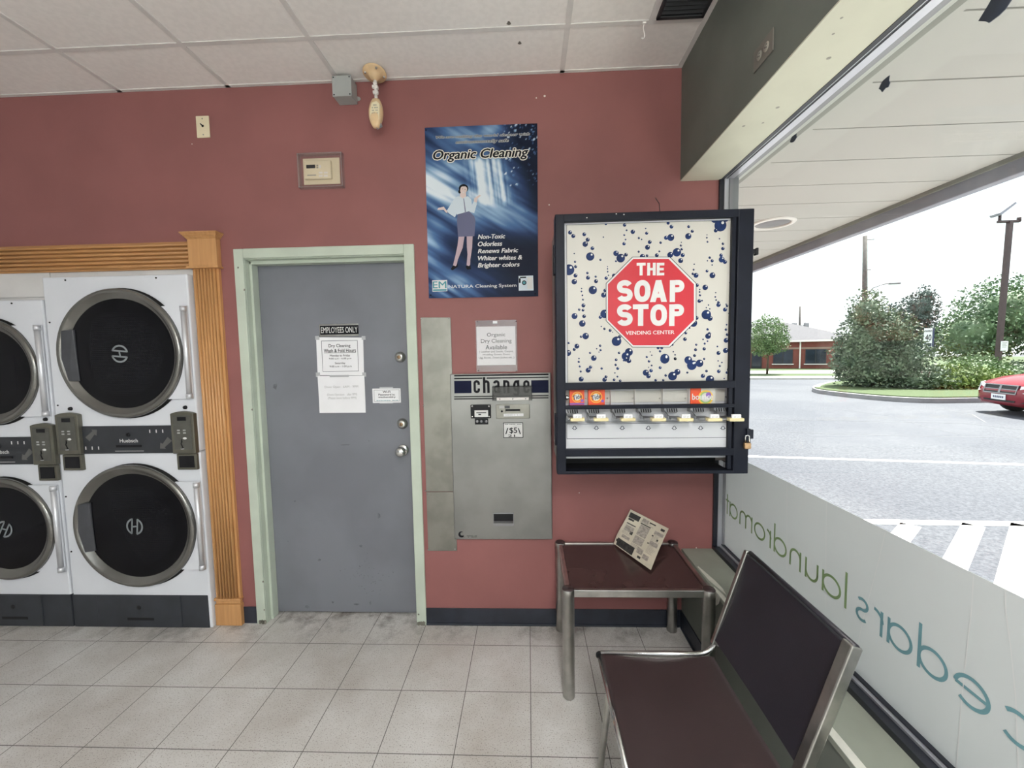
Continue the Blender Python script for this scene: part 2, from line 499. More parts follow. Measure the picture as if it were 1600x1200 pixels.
# special materials
def floor_mat():
    m = bpy.data.materials.new('vinyl_floor_tiles'); m.use_nodes = True
    t = m.node_tree; b = t.nodes['Principled BSDF']; b.inputs['Roughness'].default_value = 0.42
    co = t.nodes.new('ShaderNodeTexCoord'); sp = t.nodes.new('ShaderNodeSeparateXYZ')
    t.links.new(co.outputs['Object'], sp.inputs[0])
    n1 = t.nodes.new('ShaderNodeTexNoise'); n1.inputs['Scale'].default_value = 190; n1.inputs['Detail'].default_value = 2
    r1 = t.nodes.new('ShaderNodeValToRGB'); e = r1.color_ramp.elements
    e[0].position = 0.31; e[0].color = (0.30, 0.28, 0.26, 1); e[1].position = 0.42; e[1].color = (0.64, 0.63, 0.615, 1)
    n2 = t.nodes.new('ShaderNodeTexNoise'); n2.inputs['Scale'].default_value = 1.4; n2.inputs['Detail'].default_value = 7; n2.inputs['Roughness'].default_value = 0.62
    r2 = t.nodes.new('ShaderNodeValToRGB'); e = r2.color_ramp.elements
    e[0].position = 0.30; e[0].color = (0.66, 0.62, 0.58, 1); e[1].position = 0.60; e[1].color = (1, 1, 1, 1)
    for n in (n1, n2): t.links.new(co.outputs['Object'], n.inputs['Vector'])
    t.links.new(n1.outputs['Fac'], r1.inputs['Fac']); t.links.new(n2.outputs['Fac'], r2.inputs['Fac'])
    mx = t.nodes.new('ShaderNodeMix'); mx.data_type = 'RGBA'; mx.blend_type = 'MULTIPLY'; mx.inputs['Factor'].default_value = 1.0
    t.links.new(r1.outputs['Color'], mx.inputs['A']); t.links.new(r2.outputs['Color'], mx.inputs['B'])
    # scuffed dirt that gathers along the foot of the back wall
    n3 = t.nodes.new('ShaderNodeTexNoise'); n3.inputs['Scale'].default_value = 5.5; n3.inputs['Detail'].default_value = 6; n3.inputs['Roughness'].default_value = 0.7
    t.links.new(co.outputs['Object'], n3.inputs['Vector'])
    mr = t.nodes.new('ShaderNodeMapRange'); mr.inputs['From Min'].default_value = -0.26; mr.inputs['From Max'].default_value = 0.02
    t.links.new(sp.outputs['Y'], mr.inputs['Value'])
    r3 = t.nodes.new('ShaderNodeValToRGB'); r3.color_ramp.elements[0].position = 0.46; r3.color_ramp.elements[1].position = 0.68
    t.links.new(n3.outputs['Fac'], r3.inputs['Fac'])
    mm3 = t.nodes.new('ShaderNodeMath'); mm3.operation = 'MULTIPLY'
    t.links.new(mr.outputs[0], mm3.inputs[0]); t.links.new(r3.outputs['Color'], mm3.inputs[1])
    mx3 = t.nodes.new('ShaderNodeMix'); mx3.data_type = 'RGBA'; mx3.inputs['B'].default_value = (0.13, 0.105, 0.09, 1)
    t.links.new(mm3.outputs[0], mx3.inputs['Factor']); t.links.new(mx.outputs['Result'], mx3.inputs['A'])
    mx = mx3
    T = 0.3048
    lx = lines_fac(t, sp.outputs['X'], T, 0.0, 0.0016)
    ly = lines_fac(t, sp.outputs['Y'], T, -0.1689, 0.0016)
    mm = t.nodes.new('ShaderNodeMath'); mm.operation = 'MAXIMUM'
    t.links.new(lx, mm.inputs[0]); t.links.new(ly, mm.inputs[1])
    m2 = t.nodes.new('ShaderNodeMix'); m2.data_type = 'RGBA'
    t.links.new(mm.outputs[0], m2.inputs['Factor']); t.links.new(mx.outputs['Result'], m2.inputs['A'])
    m2.inputs['B'].default_value = (0.09, 0.08, 0.075, 1)
    t.links.new(m2.outputs['Result'], b.inputs['Base Color'])
    return m
M['floor'] = floor_mat()

def asphalt_mat():
    m = bpy.data.materials.new('asphalt'); m.use_nodes = True
    t = m.node_tree; b = t.nodes['Principled BSDF']; b.inputs['Roughness'].default_value = 0.8
    co = t.nodes.new('ShaderNodeTexCoord')
    n1 = t.nodes.new('ShaderNodeTexNoise'); n1.inputs['Scale'].default_value = 28; n1.inputs['Detail'].default_value = 5; n1.inputs['Roughness'].default_value = 0.8
    r1 = t.nodes.new('ShaderNodeValToRGB'); e = r1.color_ramp.elements
    e[0].position = 0.36; e[0].color = (0.030, 0.033, 0.047, 1); e[1].position = 0.62; e[1].color = (0.104, 0.109, 0.126, 1)
    n2 = t.nodes.new('ShaderNodeTexNoise'); n2.inputs['Scale'].default_value = 0.35; n2.inputs['Detail'].default_value = 5
    r2 = t.nodes.new('ShaderNodeValToRGB'); e = r2.color_ramp.elements
    e[0].position = 0.38; e[0].color = (0.72, 0.74, 0.80, 1); e[1].position = 0.62; e[1].color = (1, 1, 1, 1)
    for n in (n1, n2): t.links.new(co.outputs['Object'], n.inputs['Vector'])
    t.links.new(n1.outputs['Fac'], r1.inputs['Fac']); t.links.new(n2.outputs['Fac'], r2.inputs['Fac'])
    mx = t.nodes.new('ShaderNodeMix'); mx.data_type = 'RGBA'; mx.blend_type = 'MULTIPLY'; mx.inputs['Factor'].default_value = 1.0
    t.links.new(r1.outputs['Color'], mx.inputs['A']); t.links.new(r2.outputs['Color'], mx.inputs['B'])
    t.links.new(mx.outputs['Result'], b.inputs['Base Color'])
    return m
M['asphalt'] = asphalt_mat()

def brick_mat():
    m = bpy.data.materials.new('red_brick'); m.use_nodes = True
    t = m.node_tree; b = t.nodes['Principled BSDF']; b.inputs['Roughness'].default_value = 0.85
    co = t.nodes.new('ShaderNodeTexCoord')
    mpn = t.nodes.new('ShaderNodeMapping'); mpn.inputs['Rotation'].default_value = (math.radians(90), 0, 0)
    br = t.nodes.new('ShaderNodeTexBrick'); br.inputs['Scale'].default_value = 4.0
    br.inputs['Color1'].default_value = (0.22, 0.058, 0.044, 1); br.inputs['Color2'].default_value = (0.17, 0.044, 0.035, 1)
    br.inputs['Mortar'].default_value = (0.22, 0.14, 0.12, 1); br.inputs['Mortar Size'].default_value = 0.012
    t.links.new(co.outputs['Object'], mpn.inputs['Vector']); t.links.new(mpn.outputs[0], br.inputs['Vector'])
    t.links.new(br.outputs['Color'], b.inputs['Base Color'])
    return m
M['brick'] = brick_mat()

def clear_mat(name, tint=(1, 1, 1), gloss=0.06, rough=0.02):
    m = bpy.data.materials.new(name); m.use_nodes = True
    t = m.node_tree; t.nodes.remove(t.nodes['Principled BSDF'])
    tr = t.nodes.new('ShaderNodeBsdfTransparent'); tr.inputs['Color'].default_value = (*tint, 1)
    gl = t.nodes.new('ShaderNodeBsdfGlossy'); gl.inputs['Roughness'].default_value = rough
    ms = t.nodes.new('ShaderNodeMixShader'); ms.inputs['Fac'].default_value = gloss
    t.links.new(tr.outputs[0], ms.inputs[1]); t.links.new(gl.outputs[0], ms.inputs[2])
    t.links.new(ms.outputs[0], t.nodes['Material Output'].inputs['Surface'])
    return m
M['pane'] = clear_mat('window_glass', (0.96, 0.98, 0.97), 0.03)
M['acrylic'] = clear_mat('clear_acrylic', (0.975, 0.965, 0.965), 0.05, 0.15)
M['acrylic_edge'] = clear_mat('clear_acrylic_edge', (0.93, 0.92, 0.92), 0.30, 0.25)
M['smoked'] = clear_mat('smoked_acrylic', (0.50, 0.50, 0.51), 0.03, 0.08)

def film_mat():
    m = bpy.data.materials.new('frosted_film'); m.use_nodes = True
    t = m.node_tree; t.nodes.remove(t.nodes['Principled BSDF'])
    df = t.nodes.new('ShaderNodeBsdfDiffuse'); tl = t.nodes.new('ShaderNodeBsdfTranslucent')
    co = t.nodes.new('ShaderNodeTexCoord'); n = t.nodes.new('ShaderNodeTexNoise'); n.inputs['Scale'].default_value = 2.0
    r = t.nodes.new('ShaderNodeValToRGB'); r.color_ramp.elements[0].color = (0.64, 0.66, 0.665, 1); r.color_ramp.elements[1].color = (0.70, 0.72, 0.72, 1)
    t.links.new(co.outputs['Object'], n.inputs['Vector']); t.links.new(n.outputs['Fac'], r.inputs['Fac'])
    t.links.new(r.outputs['Color'], df.inputs['Color']); t.links.new(r.outputs['Color'], tl.inputs['Color'])
    ms = t.nodes.new('ShaderNodeMixShader'); ms.inputs['Fac'].default_value = 0.42
    t.links.new(df.outputs[0], ms.inputs[1]); t.links.new(tl.outputs[0], ms.inputs[2])
    t.links.new(ms.outputs[0], t.nodes['Material Output'].inputs['Surface'])
    return m
M['film'] = film_mat()

def dark_glass_mat():
    m = bpy.data.materials.new('dryer_door_glass'); m.use_nodes = True
    t = m.node_tree; b = t.nodes['Principled BSDF']; b.inputs['Roughness'].default_value = 0.12
    b.inputs['Specular IOR Level'].default_value = 0.18
    co = t.nodes.new('ShaderNodeTexCoord'); vo = t.nodes.new('ShaderNodeTexVoronoi'); vo.inputs['Scale'].default_value = 95; vo.inputs['Randomness'].default_value = 0.0
    r = t.nodes.new('ShaderNodeValToRGB'); e = r.color_ramp.elements
    e[0].position = 0.30; e[0].color = (0.0075, 0.008, 0.011, 1); e[1].position = 0.42; e[1].color = (0.0028, 0.0028, 0.0042, 1)
    t.links.new(co.outputs['Object'], vo.inputs['Vector']); t.links.new(vo.outputs['Distance'], r.inputs['Fac'])
    t.links.new(r.outputs['Color'], b.inputs['Base Color'])
    return m
M['dark_glass'] = dark_glass_mat()

def attr_mat(name, rough=0.3):
    m = bpy.data.materials.new(name); m.use_nodes = True
    t = m.node_tree; b = t.nodes['Principled BSDF']; b.inputs['Roughness'].default_value = rough
    a = t.nodes.new('ShaderNodeAttribute'); a.attribute_name = 'picture'
    t.links.new(a.outputs['Color'], b.inputs['Base Color'])
    return m
M['poster_print'] = attr_mat('poster_print', 0.5)
M['poster_print'].node_tree.nodes['Principled BSDF'].inputs['Specular IOR Level'].default_value = 0.15
M['lamp'] = mat('fill_tube_warm', (1.0, 0.985, 0.965), 0.5, emit=FILL_EMIT)
M['fill_cool'] = mat('fill_tube_cool', (0.93, 0.97, 1.0), 0.5, emit=FILL_EMIT*0.15)

# ================================================================== the room
CZ = 3.045                                   # ceiling height
mb = MB().box(-4.6, 1.12, -4.9, 1.3, -0.1, 0.0)
struct(obj('floor', mb, M['floor']))
mb = MB().box(-4.6, 0.83, -4.9, 0.0, CZ, CZ + 0.08)
ceil = struct(obj('ceiling', mb, M['ceiling_tile']))
mb = MB()
hw = 0.012
for x in [-0.98 - 1.2192*k for k in range(0, 3)] + [0.21]:
    mb.box(x-hw, x+hw, -4.9, -0.002, CZ-0.004, CZ+0.002)
for x in (-1.59,):
    mb.box(x-hw, x+hw, -4.9, -0.002, CZ-0.004, CZ+0.002)
mb.box(0.58-hw, 0.58+hw, -4.9, -0.320, CZ-0.004, CZ+0.002)
y = -0.308
while y > -4.8:
    mb.box(-4.6, 0.83, y-hw, y+hw, CZ-0.0035, CZ+0.002)
    y -= 0.6096
mb.box(-4.6, 0.83, -0.020, -0.001, CZ-0.004, CZ+0.002)
mb.box(0.806, 0.8295, -4.9, -0.02, CZ-0.0038, CZ+0.002)
obj('ceiling_grid', mb, M['ceiling_bar'], ceil)
for (u, v, r) in ((795, 36, .009), (812, 67, .008)):
    p = WZ(u, v, CZ-.0005); mb = MB(); mb.poly([(p.x+r*math.cos(k)*(1+.4*math.sin(3*k)), p.y+r*1.3*math.sin(k), CZ-.0006) for k in [2*math.pi*i/9 for i in range(9)]]); obj('dirt_spot', mb, M['outlet_grey'], ceil)

# back wall with its door opening and the dryer opening
mb = MB()
TH = 0.12
mb.box(-4.6, 1.12, 0, TH, 2.13, CZ+0.08)
mb.box(-4.6, -3.43, 0, TH, 0, 2.13)
mb.box(-3.43, -1.854, 0, TH, 2.085, 2.13)
mb.box(-1.854, -1.568, 0, TH, 0, 2.13)
mb.box(-0.66, 1.12, 0, TH, 0, 2.13)
wall_back = struct(obj('wall_back', mb, M['rose_wall_paint']))
mb = MB()                                     # specks and chips of missing paint
rnd = random.Random(4)
for (u, v, r) in ((851, 150, .006), (838, 153, .004), (858, 320, .004), (690, 600, .003), (1088, 856, .004), (905, 770, .003), (300, 225, .003), (747, 510, .003)):
    p = W(u, v, -0.0008); mb.disc(p, r, 'y', 7)
obj('paint_chip', mb, M['wall_fleck'], wall_back)
# utility room behind
mb = MB()
mb.box(-4.6, 1.12, 1.25, 1.33, 0, CZ); mb.box(-4.7, -4.6, TH, 1.33, 0, CZ); mb.box(.98, 1.04, TH, 1.25, 0, CZ); mb.box(-4.6, 1.12, TH, 1.33, CZ, CZ+0.08)
struct(obj('wall_utility', mb, M['plain_wall_paint']))
struct(obj('wall_left', MB().box(-4.7, -4.6, -4.9, 0.12, 0, CZ+0.08), M['plain_wall_paint']))
FW = -4.9
mb = MB()
mb.box(-4.7, 1.12, FW-.1, FW, -0.1, 0.35); mb.box(-4.7, 1.12, FW-.1, FW, 2.55, CZ+0.08); mb.box(-4.7, -2.30, FW-.1, FW, 0.35, 2.55); mb.box(0.75, 1.12, FW-.1, FW, 0.35, 2.55)
struct(obj('wall_front', mb, M['plain_wall_paint']))
mb = MB()
for x in (-2.30, -0.78, 0.75): mb.box(x-.03, x+.03, FW-.08, FW-.02, .35, 2.55)
for z in (.35, 2.55): mb.box(-2.30, .75, FW-.08, FW-.02, z-.03, z+.03)
w2 = struct(obj('window_fill', mb, M['black_aluminium']))  # unseen window, added behind the camera to let in fill daylight
obj('glass_pane', MB().box(-2.30, .75, FW-.055, FW-.049, .35, 2.55), M['pane'], w2)
# right wall: low wall with a deep ledge, and the dropped header above the window
KX, SX, FX, GX = 0.865, 0.83, 1.03, 1.085
mb = MB()
mb.box(KX, 1.12, -4.9, 0, 0, 0.445, 0)
mb.box(KX-0.004, 1.12, -4.9, 0, 0.445, 0.462, 2)
mb.box(SX, 1.12, -4.9, 0, 2.476, CZ+0.08, 0)
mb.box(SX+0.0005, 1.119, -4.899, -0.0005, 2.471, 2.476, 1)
wall_right = struct(obj('wall_right', mb, [M['sage_wall_paint'], M['pale_soffit_underside'], M['sage_ledge_lit']]))
mb = MB()                                     # patches of bare putty along the ledge and torn paint under the header
def patch(mb, pts, z, m=0):
    mb.poly([(x, y, z) for x, y in pts], m)
patch(mb, [(0.868,-.20),(0.876,-.195),(0.90,-.33),(0.905,-.40),(0.897,-.45),(0.89,-.41),(0.872,-.33)], 0.4625)
patch(mb, [(0.863,-.40),(0.872,-.38),(0.884,-.45),(0.885,-.60),(0.880,-.66),(0.863,-.66)], 0.4628)
patch(mb, [(0.863,-.98),(0.885,-1.02),(0.889,-1.15),(0.893,-1.4),(0.887,-1.9),(0.863,-2.0)], 0.4626)
mb.poly([(0.8605, -.38, .462), (0.8605, -.47, .462), (0.8605, -.455, .425), (0.8605, -.43, .40), (0.8605, -.40, .43)])
obj('putty_patch', mb, M['putty'], wall_right)
mb = MB()
for (u, v, r) in ((1162, 197, .006), (1192, 192, .005), (1215, 168, .007), (1295, 91, .007), (1302, 53, .004), (1315, 28, .004)):
    p = WZ(u, v, 2.4702); mb.disc(p, r, 'z', 8)
obj('paint_scar', mb, M['outlet_ivory'], wall_right)

# baseboards
mb = MB()
mb.cbox(-1.705, -1.618, -0.006, 0.0, 0, 0.102, 0.002)
mb.cbox(-0.606, KX-0.006, -0.006, 0.0, 0, 0.102, 0.002)
mb.cbox(-0.606, KX-0.012, -0.012, 0.0, 0, 0.012, 0.003)
struct(obj('baseboard_back', mb, M['vinyl_base']))
mb = MB()
mb.cbox(KX-0.006, KX, -4.9, 0, 0, 0.102, 0.002)
mb.cbox(KX-0.012, KX, -4.9, 0, 0, 0.012, 0.003)
struct(obj('baseboard_right', mb, M['vinyl_base']))

# ---- window 1: the long shop window
mb = MB()
Z0, Z1 = 0.462, 2.471
# jamb at the back wall: black, silver, grey steps
mb.box(FX, FX+0.022, -0.012, 0.0, Z0, Z1, 0); mb.box(FX+0.022, FX+0.045, -0.020, 0, Z0, Z1, 1); mb.box(FX+0.045, 1.12, -0.028, 0, Z0, Z1, 2)
# sill rail: black, bright bead, black
mb.box(FX, FX+0.030, -4.9, 0, Z0, Z0+0.022, 0); mb.box(FX+0.030, FX+0.042, -4.9, 0, Z0, Z0+0.030, 1); mb.box(FX+0.042, 1.12, -4.9, 0, Z0, Z0+0.036, 0)
# head rail: black, thin bright line, black, broad bright bar, grey
mb.box(1.036, 1.053, -4.9, 0, Z1-0.002, Z1+.02, 0); mb.box(1.053, 1.056, -4.9, 0, Z1-0.003, Z1+.02, 1); mb.box(1.056, 1.065, -4.9, 0, Z1-0.002, Z1+.02, 0)
mb.box(1.065, 1.096, -4.9, 0, Z1-0.004, Z1+.02, 1); mb.box(1.096, 1.12, -4.9, 0, Z1-0.003, Z1+.02, 2)
for yy in (-2.75, -4.85):
    mb.box(FX, 1.12, yy-0.03, yy+0.03, Z0, Z1, 0)
win = struct(obj('window_1', mb, [M['black_aluminium'], M['silver_aluminium'], M['grey_aluminium']]))
obj('glass_pane', MB().box(GX+0.003, GX+0.009, -4.85, -0.01, Z0+0.01, Z1-0.01), M['pane'], win)

# ---- door 1: grey steel staff door in a mint frame
DY = 0.09
mb = MB()
XL, XR, ZT = -1.568, -0.66, 2.13
fw_ = 0.055
# casing faces
mb.cbox(XL-fw_+0.003, XL+0.002, -0.012, 0.02, 0, ZT+fw_-0.002, 0.004)
mb.cbox(XR-0.002, XR+fw_, -0.012, 0.02, 0, ZT+fw_-0.002, 0.004)
mb.cbox(XL+0.002, XR-0.002, -0.012, 0.02, ZT, ZT+fw_-0.002, 0.004)
# jambs and stops
mb.box(XL-0.001, XL+0.004, 0.0, TH, 0, ZT); mb.box(XR-0.004, XR+0.001, 0, TH, 0, ZT); mb.box(XL, XR, 0, TH, ZT-0.004, ZT+0.001)
mb.cbox(XL+0.003, XL+0.018, 0.035, DY, 0, ZT-0.004, 0.003); mb.cbox(XR-0.018, XR-0.003, 0.05, DY, 0, ZT-0.004, 0.003)
mb.cbox(XL+0.003, XR-0.003, 0.035, DY, ZT-0.024, ZT-0.003, 0.003)
door = struct(obj('door_1', mb, M['mint_paint']))
door['label'] = 'grey steel staff door in a pale mint frame'
leaf = obj('door_leaf', MB().cbox(XL+0.008, XR-0.008, DY, DY+0.044, 0.012, ZT-0.008, 0.003), M['grey_door_paint'], door)
def irregular(rnd, cx, cz, rx, rz, y, n=14):
    return [(cx + rx*math.cos(2*math.pi*k/n)*rnd.uniform(.6, 1.1), y, cz + rz*math.sin(2*math.pi*k/n)*rnd.uniform(.6, 1.1)) for k in range(n)]
mb = MB(); rnd = random.Random(11)
for (u, v, ru, rv) in ((499, 875, 3, 2.5), (592, 806, 3, 5), (564, 853, 3, 3), (539, 695, 10, .8), (577, 689, 3, .8), (480, 948, 5, 2.5), (520, 941, 2, 2), (579, 942, 2, 3.5), (430, 604, 4, 6), (450, 846, 2, 1.4), (557, 944, 5, 1.5), (461, 783, 2, 2)):
    p = W(u, v, DY); sc = (DY - CAM.y)/FPX
    mb.poly(irregular(rnd, p.x, p.z, ru*sc, rv*sc, DY-0.0006))
for k in range(50):
    p = W(rnd.gauss(575, 18), rnd.gauss(905, 18), DY); mb.poly(irregular(rnd, p.x, p.z, .0035, .003, DY-0.0006, 6))
obj('scuff_marks', mb, M['door_scuff'], leaf)
mb = MB(); rnd = random.Random(5)               # worn paint at the foot of the frame
for x in (-1.60, -1.585, -1.572, -0.65, -0.635, -0.62):
    mb.poly(irregular(rnd, x, 0.012, .012, .016, -0.0126))
for (u, v) in ((382, 453), (372, 418), (411, 909), (394, 640), (654, 960), (413, 953)):
    p = W(u, v, -0.0126); mb.poly(irregular(rnd, p.x, p.z, .006, .007, -0.0126))
obj('worn_patch', mb, M['worn_mint'], door)
def lock(name, u, v, knob=False):
    p = W(u, v, DY); o = (p.x, DY, p.z); mb = MB()
    if knob:
        mb.lathe([(0, -.012), (.030, -.012), (.034, -.006), (.034, 0)], o, 'y', 28)
        mb.lathe([(.012, -.012), (.012, -.030), (.022, -.036), (.029, -.048), (.029, -.060), (.022, -.070), (.008, -.074), (0, -.074)], o, 'y', 28)
        return obj(name, mb, M['chrome'], leaf)
    mb.lathe([(0, -.026), (.016, -.026), (.024, -.022), (.031, -.004), (.032, 0)], o, 'y', 28)
    mb.lathe([(0, -.029), (.010, -.029), (.0105, -.026)], o, 'y', 18, 1)
    mb.box(o[0]-.0015, o[0]+.0015, DY-.0296, DY-.029, o[2]-.006, o[2]+.006, 2)
    return obj(name, mb, [M['dull_chrome'], M['brass'], M['black_plastic']], leaf)
lock('deadbolt', 625.5, 558); lock('deadbolt', 629, 662); lock('door_knob', 630, 703, True)
mb = MB()
p = W(654, 690, 0.06)
mb.box(XR-0.008, XR-0.003, 0.02, 0.07, p.z-0.04, p.z+0.04)
obj('strike_plate', mb, M['dull_chrome'], door)

# ---- oak pilaster and fluted header round the dryers
mb = MB()
PX0, PX1 = -1.853, -1.704
mb.box(PX0, PX1, -0.018, 0.0, 0.165, 2.082)
nfl = 7
for k in range(nfl):
    a = PX0 + 0.012 + (PX1-PX0-0.024)*(k+0.5)/nfl; w = (PX1-PX0-0.024)/nfl
    n = 7
    pts = [(a + math.cos(math.pi*j/n)*w*.43, -0.018 - math.sin(math.pi*j/n)*0.016, 0.168) for j in range(n+1)]
    mb.prism(pts, (0, 0, 1.910), 0, True)
pil = struct(obj('trim_1', mb, M['oak'])); pil['label'] = 'fluted oak pilaster between the dryers and the grey door'
mb = MB()
mb.cbox(PX0-0.004, PX1+0.004, -0.030, 0, 0, 0.130, 0.003); mb.cbox(PX0, PX1, -0.026, 0, 0.130, 0.152, 0.006); mb.cbox(PX0-0.005, PX1+0.005, -0.034, 0, 0.152, 0.168, 0.004)
obj('plinth', mb, M['oak'], pil)
mb = MB()
mb.cbox(PX0-0.006, PX1+0.008, -0.036, 0, 2.086, 2.238, 0.003)
mb.cbox(PX0-0.016, PX1+0.018, -0.046, 0, 2.076, 2.088, 0.004)
for j in range(5):
    e = 0.004 + 0.005*j
    mb.cbox(PX0-0.006-e, PX1+0.006+e, -0.036-e, 0, 2.236+0.0065*j, 2.2445+0.0065*j, 0.002)
obj('capital', mb, M['oak'], pil)
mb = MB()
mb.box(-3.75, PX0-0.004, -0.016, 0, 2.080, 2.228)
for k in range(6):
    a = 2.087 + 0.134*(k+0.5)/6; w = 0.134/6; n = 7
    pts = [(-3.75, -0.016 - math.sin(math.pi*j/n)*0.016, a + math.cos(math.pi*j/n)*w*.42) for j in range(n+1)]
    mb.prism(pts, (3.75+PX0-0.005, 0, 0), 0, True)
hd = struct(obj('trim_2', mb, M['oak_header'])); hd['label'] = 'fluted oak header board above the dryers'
mb = MB()
mb.box(-3.43, PX0, 0.0, 0.02, 1.93, 2.085); mb.box(-3.43, -2.62, -0.010, 0.0, 1.945, 1.956); mb.box(-3.43, -2.705, -0.006, 0.0, 1.956, 2.08)
struct(obj('trim_3', mb, M['filler_white']))['label'] = 'white filler panel between header and dryer tops'

# ---- added fill lamps, unseen behind the camera, to brighten the room
for i, (x, y) in enumerate(((0.25, -3.05), (-1.9, -3.5))):
    t = thing('added_fill_light', ('added unseen two-tube fill light nearest the long shop window', 'added unseen single-tube fill light in the middle of the room')[i], 'fill light', (x, y, CZ), 'added fill lights')
    z = 2.36
    mb = MB(); mb.cbox(x-.03, x+.03, y-.62, y+.62, z+.034, z+.06, .005); obj('housing', mb, M['white_enamel'], t)
    for s_ in ((-.085, .085), (0,))[i]:
        mb = MB(); mb.cyl((x+s_, y-.60, z), (x+s_, y+.60, z), .022, 14); obj('tube', mb, M[('lamp', 'fill_cool')[i]], t)
    for yy in (y-.61, y+.61):
        mb = MB(); mb.cbox(x-.11, x+.11, yy-.012, yy+.012, z-.024, z+.05, .004); obj('lamp_holder', mb, M['white_enamel'], t)
    for yy in (y-.4, y+.4):
        mb = MB(); mb.cyl((x, yy, z+.06), (x, yy, CZ-.001), .006, 8); obj('hanger', mb, M['dull_chrome'], t)

# ================================================================== stacked dryers
def half_ring(mb, cx, cz, y, r0, r1, a0, a1, rot, m, n=14):
    for k in range(n):
        p = []
        for (r, a) in ((r0, a0+(a1-a0)*k/n), (r1, a0+(a1-a0)*k/n), (r1, a0+(a1-a0)*(k+1)/n), (r0, a0+(a1-a0)*(k+1)/n)):
            p.append((cx + r*math.cos(a+rot), y, cz + r*math.sin(a+rot)))
        mb.poly(p, m)

